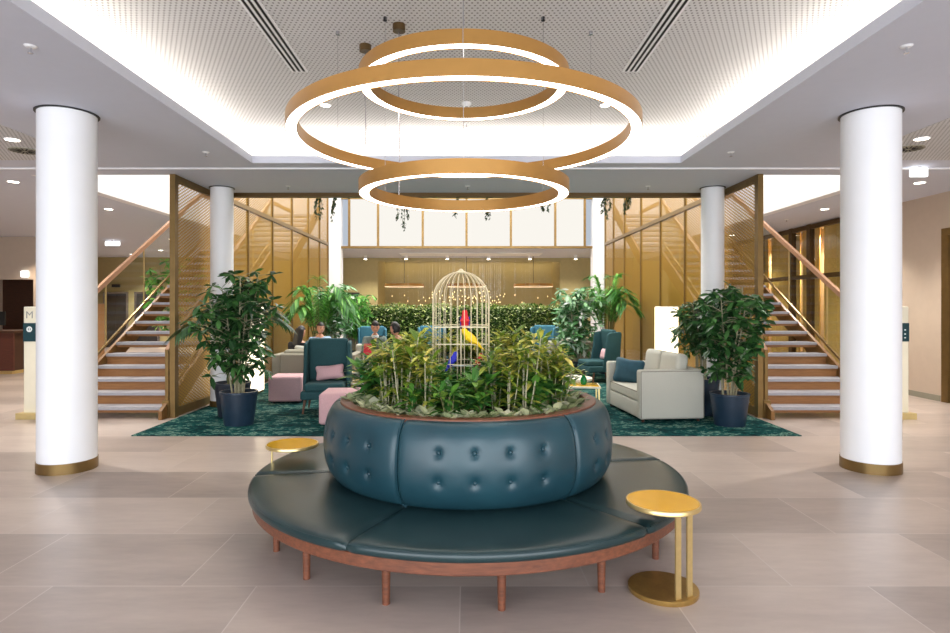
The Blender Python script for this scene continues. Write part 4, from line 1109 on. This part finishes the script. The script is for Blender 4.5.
# pale grey sofa with the teal cushion: faces -X
sofa((2.84, 9.2, CZ), math.radians(-90 + 5), 'pale grey two-seat sofa with a teal cushion beside the round bench', 1.5, .95, 'grey', 2, .735, .95)
cushion('cushion', .47, .42, .16, 'tealcush', 'dark teal velvet cushion on the pale grey sofa', 'cushion', (2.60, 9.61, .61), (math.radians(-20), math.radians(8), math.radians(-22)))
cushion('cushion', .36, .24, .12, 'pink', 'small pinkish cushion lying behind the near arm of the pale grey sofa', 'cushion', (2.92, 8.85, .555), (math.radians(-18), 0, math.radians(-86)))
# wing chairs further back
wing_chair((2.92, 13.15, CZ), math.radians(-78), 'dark teal wing chair seen from the side behind the pale grey sofa')
cushion('cushion', .40, .24, .11, 'pink', 'pink cushion on the wing chair seen from the side', 'cushion', (3.02, 13.05, .60), (math.radians(-14), 0, math.radians(-80)))
sofa((2.75, 15.25, CZ), PI, 'taupe sofa with its back turned, behind the silvery potted tree', 1.35, .85, 'taupe', 2, .74, .84, .76)
wing_chair((2.0, 16.0, CZ), math.radians(-35), 'blue teal wing chair by the hedge, next to the taupe sofa', 'tealblue')
wing_chair((-.88, 15.6, CZ), math.radians(10), 'blue teal wing chair by the hedge, seen beside the birdcage', 'tealblue')
wing_chair((-2.38, 15.2, CZ), math.radians(12), 'blue teal wing chair by the hedge, behind the man in the grey green jacket', 'tealblue')
# white low armchair of the man with the grey-green jacket
def tub(loc, rot, lb):
    t = thing('armchair', lb, 'armchair', loc, rot)
    obj('seat', rbox(0, -.02, .25, .66, .64, .34, .05, 3), 'grey', t)
    obj('backrest', rbox(0, .30, .46, .72, .14, .82, .05, 3), 'grey', t)
    for e in (-1, 1): obj('arm', rbox(e * .34, -.02, .34, .11, .66, .56, .04, 3), 'grey', t)
    for x in (-1, 1):
        for y in (-1, 1): obj('leg', cyl(.02, 0, .09, 8, x=x * .27, y=y * .25), 'chairleg', t)
tub((-1.82, 11.95, CZ), math.radians(14), 'pale armchair under the man in the grey green jacket')
tub((-3.10, 12.72, CZ), math.radians(22), 'pale armchair hidden behind the taupe sofa under the dark haired man')
round_pouf((-1.12, 10.75, CZ), 'dark teal round pouf under the person in black', .27, .44, 'teal')
# tables
def low_table(loc, rot, lb, w, d, h, top='brasstop', legs='brass', rim='cream'):
    t = thing('low_table', lb, 'low table', loc, rot, 'low lounge tables')
    tp = obj('table_top', rbox(0, 0, h - .015, w, d, .03, .008, 2), rim, t)
    obj('top_plate', rbox(0, 0, h + .002, w - .05, d - .05, .006, .002, 1), top, tp)
    for x in (-1, 1):
        for y in (-1, 1): obj('leg', box(x * (w / 2 - .03) - .012, x * (w / 2 - .03) + .012, y * (d / 2 - .03) - .012, y * (d / 2 - .03) + .012, 0, h - .03), legs, t, smooth=False)
def round_table(loc, lb, r, h, mat='cream'):
    t = thing('round_table', lb, 'low table', loc, 0, 'low lounge tables')
    obj('table_top', lathe([(0, h - .035), (r, h - .035), (r, h), (0, h)], 48), mat, t)
    obj('pedestal', cyl(.04, .02, h - .035, 16), 'brass', t); obj('base', cyl(r * .55, 0, .02, 32), 'brass', t)
def vase(loc, lb, s=1):
    t = thing('vase', lb, 'vase', loc, 0, 'green glass vases')
    obj('body', lathe([(0, 0), (.04 * s, 0), (.055 * s, .02 * s), (.062 * s, .07 * s), (.05 * s, .12 * s), (.03 * s, .15 * s), (.036 * s, .175 * s), (.03 * s, .17 * s), (.024 * s, .15 * s), (.044 * s, .11 * s), (.05 * s, .06 * s), (0, .012 * s)], 24), 'greenglass', t)
    rr = random.Random(2); st = []; lv = []
    for k in range(5):
        a = k * 1.3; p = (.05 * s * math.cos(a), .05 * s * math.sin(a), .24 * s + .02 * (k % 2)); st.append(tube([(0, 0, .05 * s), p], .003, 4))
        lv.append(join(*[leaf(p, (math.cos(q), math.sin(q), .4), .035 * s, .02, .2, 2) for q in (0, 1.3, 2.6, 3.9, 5.2)]))
    obj('stem', join(*st), 'stemgreen', t); obj('flower', join(*lv), 'varieg', t, smooth=False)
low_table((-1.63, 9.75, CZ), 0, 'square brass-topped low table behind the bench rim, in front of the other brass-topped table', .46, .46, .42)
vase((-1.66, 9.72, CZ + .4255), 'green glass vase with small flowers on the nearer brass-topped table by the wing chair', 1.1)
low_table((-1.86, 10.9, CZ), .1, 'brass-topped low table between the wing chair and the seated people', .42, .46, .46)
round_table((-1.52, 11.3, CZ), 'small white round table in front of the man in the grey green jacket', .2, .50)
vase((-1.52, 11.3, CZ + .501), 'green glass vase on the white round table by the seated people', 1.0)
low_table((1.78, 9.45, CZ), -.12, 'white-edged brass-topped low table beside the pale grey sofa seat', .62, .5, .40)
vase((1.84, 9.42, CZ + .4055), 'small green glass vase on the brass-topped table beside the pale grey sofa', .85)
round_table((1.72, 10.25, CZ), 'white round low table behind the brass-topped table by the pale grey sofa', .42, .42)
low_table((1.85, 12.6, CZ), .2, 'white-sided low table with brass top in front of the silvery potted tree', .55, .5, .44, legs='cream')
vase((1.8, 12.6, CZ + .4455), 'green glass vase on the far brass-topped table near the teal wing chair', .8)
pouf((1.55, 11.7, CZ), .1, 'dusty pink cube pouf between the white round table and far brass-topped table', .5, .42)

# standing light boxes
def box_lamp(x, y, lb):
    t = thing('floor_lamp', lb, 'floor lamp', (x, y, CZ), 0, 'tall glowing floor lamps')
    obj('lamp_shade', rbox(0, 0, .83, .34, .34, 1.58, .012, 2), 'boxlamp', t)
    obj('base', box(-.16, .16, -.16, .16, 0, .045), 'bronze', t, smooth=False)
    obj('top_cap', box(-.165, .165, -.165, .165, 1.62, 1.632), 'white', t, smooth=False)
box_lamp(-4.05, 11.35, 'tall glowing white box lamp by the mesh screen behind the potted palm')
box_lamp(3.78, 11.35, 'tall glowing white box lamp by the mesh screen behind the pale grey sofa')

# ------------------------------------------------------------------ people
def hand(w, d, up, side, curl=.5, s=1.0):
    # w wrist, d pointing direction, up = back of the hand, side = +1/-1 for thumb side
    w, d = Vector(w), Vector(d).normalized(); up = Vector(up); sd = d.cross(up).normalized() * side; up = sd.cross(d).normalized() * side
    gs = [T(rbox(0, 0, 0, .078 * s, .10 * s, .028 * s, .013, 2), Matrix.Translation(w + d * .05 * s) @ Matrix((sd, d, up)).transposed().to_4x4())]
    for k, L in enumerate((.072, .08, .074, .058)):
        p = w + d * .092 * s + sd * (.029 - .0195 * k) * s; pts = [p - d * .02]; dd = d.copy()
        for j, f in enumerate((.45, .32, .23)):
            pts.append(pts[-1] + dd * (L * f * s + (.02 if j == 0 else 0))); dd = (dd * math.cos(curl) - up * math.sin(curl)).normalized()
        gs.append(tube(pts, [.0095, .009, .0085, .007], 6))
    p = w + d * .03 * s + sd * .03 * s
    gs.append(tube([p, p + (sd * .7 + d * .6) * .035 * s, p + (sd * .55 + d * 1.2 - up * .3) * .055 * s], [.012, .011, .008], 6))
    return join(*gs)
def person(lb, loc, rot, top_mat, leg_mat, hair, lean=.15, head_turn=0, nod=0, hands=None, feet=None, knees=None, seat=.45, vest=None, hairstyle='short', skin_arm=False):
    """seated figure, local frame: faces -Y, pelvis over the origin at seat height"""
    t = thing('person', lb, 'person', loc, rot)
    pz = seat + .10
    def L(u, v, z): return Vector((u, v - (z - pz) * math.tan(lean), z))
    pel = Vector((0, 0, pz)); wst = L(0, .01, pz + .17); ch = L(0, .0, pz + .36); nk = L(0, .0, pz + .49); nk2 = L(0, -.02, pz + .57)
    hc = nk2 + Vector((0, -.03, .10))
    kn = knees or ((.13, -.44, seat + .03), (-.13, -.44, seat + .03)); ft = feet or ((.13, -.40, .07), (-.13, -.40, .07))
    hd_ = hands or ((.14, -.34, seat + .16), (-.14, -.34, seat + .16))
    V = [pel, wst, ch, nk, nk2]; E = [(0, 1), (1, 2), (2, 3), (3, 4)]; Rr = [(.155, .12), (.135, .10), (.165, .11), (.07, .07), (.052, .056)]
    wrists = []
    sh = []
    for e, h in zip((1, -1), hd_):
        S_ = ch + Vector((e * .185, .0, .075)); h = Vector(h); el = (S_ + h) / 2 + Vector((e * .07, .06, -.10))
        i = len(V); V += [S_, el, h]; E += [(2, i), (i, i + 1), (i + 1, i + 2)]; Rr += [.058, .043, .028]; wrists.append((h, (h - el).normalized())); sh.append((S_, el, h))
    for e, k, f in zip((1, -1), kn, ft):
        i = len(V); k = Vector(k); f = Vector(f); hip = Vector((e * .1, -.04, pz - .02)); V += [hip, k, f, f + Vector((0, -.15, -.03))]
        E += [(0, i), (i, i + 1), (i + 1, i + 2), (i + 2, i + 3)]; Rr += [.085, .058, .04, .032]
    g = skin_mesh(V, E, Rr)
    # head: an egg with jaw and nose, rooted in the neck
    hd = []
    n, m = 20, 14
    HV = []
    for i in range(m + 1):
        ph = PI * i / m; z = -math.cos(ph) * .118
        for k in range(n):
            a = 2 * PI * k / n; q = math.sin(ph); x = q * .076 * math.cos(a); y = q * .094 * math.sin(a)
            if z < 0: x *= 1 - .30 * (-z / .118) ** 1.5; y = y * (1 - .2 * (-z / .118)) - .008 * (-z / .118)
            fy = math.exp(-((x / .016) ** 2)) * math.exp(-(((z + .018) / .022) ** 2))
            if y < 0: y -= .022 * fy; y += .008 * math.exp(-(((abs(x) - .032) / .016) ** 2) - ((z - .012) / .014) ** 2)
            HV.append((x, y, z))
    HF = []
    for i in range(m):
        for k in range(n): HF.append((i * n + k, i * n + (k + 1) % n, (i + 1) * n + (k + 1) % n, (i + 1) * n + k))
    mtx = Matrix.Translation(hc) @ Matrix.Rotation(head_turn, 4, 'Z') @ Matrix.Rotation(nod, 4, 'X')
    ears = [ball(.026, e * .074, .006, -.005, .4, .75, 1.1, 8, 6) for e in (-1, 1)]
    gs = [g, T(join((HV, HF), *ears), mtx)]
    for (w, d), e in zip(wrists, (1, -1)): gs.append(hand(w, d, (0, -.2, 1), -e, .45))
    obj('body', join(*gs), 'skin', t, angle=180)
    for e in (-1, 1): obj('eye', T(ball(.011, e * .030, -.078, .012, 1, .6, .7, 8, 6), mtx), 'black', t)
    for e in (-1, 1): obj('eyebrow', T(tube([(e * .016, -.088, .030), (e * .032, -.087, .035), (e * .048, -.076, .030)], .004, 5), mtx), hair, t)
    obj('mouth', T(tube([(-.022, -.083, -.058), (0, -.089, -.057), (.022, -.083, -.058)], .004, 5), mtx), 'pink', t)
    # hair cap
    hv = []
    for v in HV:
        x, y, z = v; keep = z > .045 or y > -.01
        hv.append((x * 1.12, y * 1.10 + .008, z * 1.12 + .006) if keep else None)
    f2 = [f for f in HF if all(hv[i] is not None for i in f) and not (all(HV[i][2] < -.06 for i in f))]
    if hairstyle == 'long':
        f2 = [f for f in HF if all(hv[i] is not None for i in f)]
    idx = sorted({i for f in f2 for i in f}); mp = {o_: i for i, o_ in enumerate(idx)}
    hg = ([hv[i] for i in idx], [tuple(mp[i] for i in f) for f in f2])
    hairs = [hg]
    if hairstyle == 'long':
        hairs.append(([Vector((v[0], v[1] + .045, v[2] - .10)) for v in rbox(0, 0, 0, .19, .12, .36, .055, 4)[0]], rbox(0, 0, 0, .19, .12, .36, .055, 4)[1]))
    obj('hair', T(join(*hairs), mtx), hair, t)
    # clothing: a slightly larger second surface over torso + arms, and over the legs
    TV = [pel + Vector((0, 0, -.02)), wst, ch, ch.lerp(nk, .7)]; TE = [(0, 1), (1, 2), (2, 3)]; TR = [(.172, .14), (.155, .125), (.185, .13), (.085, .085)]
    for (S_, el, h) in sh:
        i = len(TV); TV += [S_, el, h.lerp(el, .12)]; TE += [(2, i), (i, i + 1), (i + 1, i + 2)]; TR += [.075, .058, .042]
    obj('jacket', skin_mesh(TV, TE, TR), top_mat, t)
    if vest: obj('shirt_collar', T(ring(.055, .075, -.02, .03, 20), Matrix.Translation(nk + Vector((0, -.015, .0)))), vest, t)
    LV = [pel + Vector((0, -.01, -.03))]; LE = []; LR = [(.165, .125)]
    for e, k, f in zip((1, -1), kn, ft):
        k = Vector(k); f = Vector(f); i = len(LV); LV += [Vector((e * .1, -.05, pz - .02)), k, f + Vector((0, 0, .04))]; LE += [(0, i), (i, i + 1), (i + 1, i + 2)]; LR += [.10, .073, .058]
    obj('trousers', skin_mesh(LV, LE, LR), leg_mat, t)
    for f in ft:
        f = Vector(f)
        obj('shoe', T(rbox(0, -.07, -.02, .09, .26, .09, .04, 3), Matrix.Translation(f)), 'shoe', t)
    return t
person('man in a grey green jacket sitting in the pale armchair, looking down', (-1.82, 11.86, CZ), math.radians(14), 'knit', 'jeans', 'hair', lean=.22, nod=.35, hands=((.15, -.46, .72), (-.10, -.46, .70)), vest='signwhite')
o = obj('red_book', rx(rbox(0, 0, 0, .15, .03, .22, .008, 2), -.35), 'redcloth'); o.location = (-1.86, 11.29, .83); tag(o, 'red booklet held up by the man in the grey green jacket', 'booklet')
person('person in black with dark hair sitting on the round pouf, turned to the man', (-1.14, 10.76, CZ), math.radians(-120), 'blackcloth', 'jeans', 'hair', lean=.22, nod=.3, hands=((.16, -.42, .66), (-.12, -.44, .66)))
person('dark haired man looking over the top of the dark teal wing chair', (-3.08, 12.62, CZ), math.radians(22), 'bluecloth', 'jeans', 'hair', lean=.05, head_turn=math.radians(14), nod=.12, seat=.40, hands=((.14, -.34, .60), (-.14, -.34, .58)))
person('woman with long dark hair seen from behind on the taupe sofa', (-3.2, 11.50, CZ), math.radians(165), 'blackcloth', 'jeans', 'hair', lean=.0, head_turn=math.radians(-15), nod=.25, seat=.36, hairstyle='long')
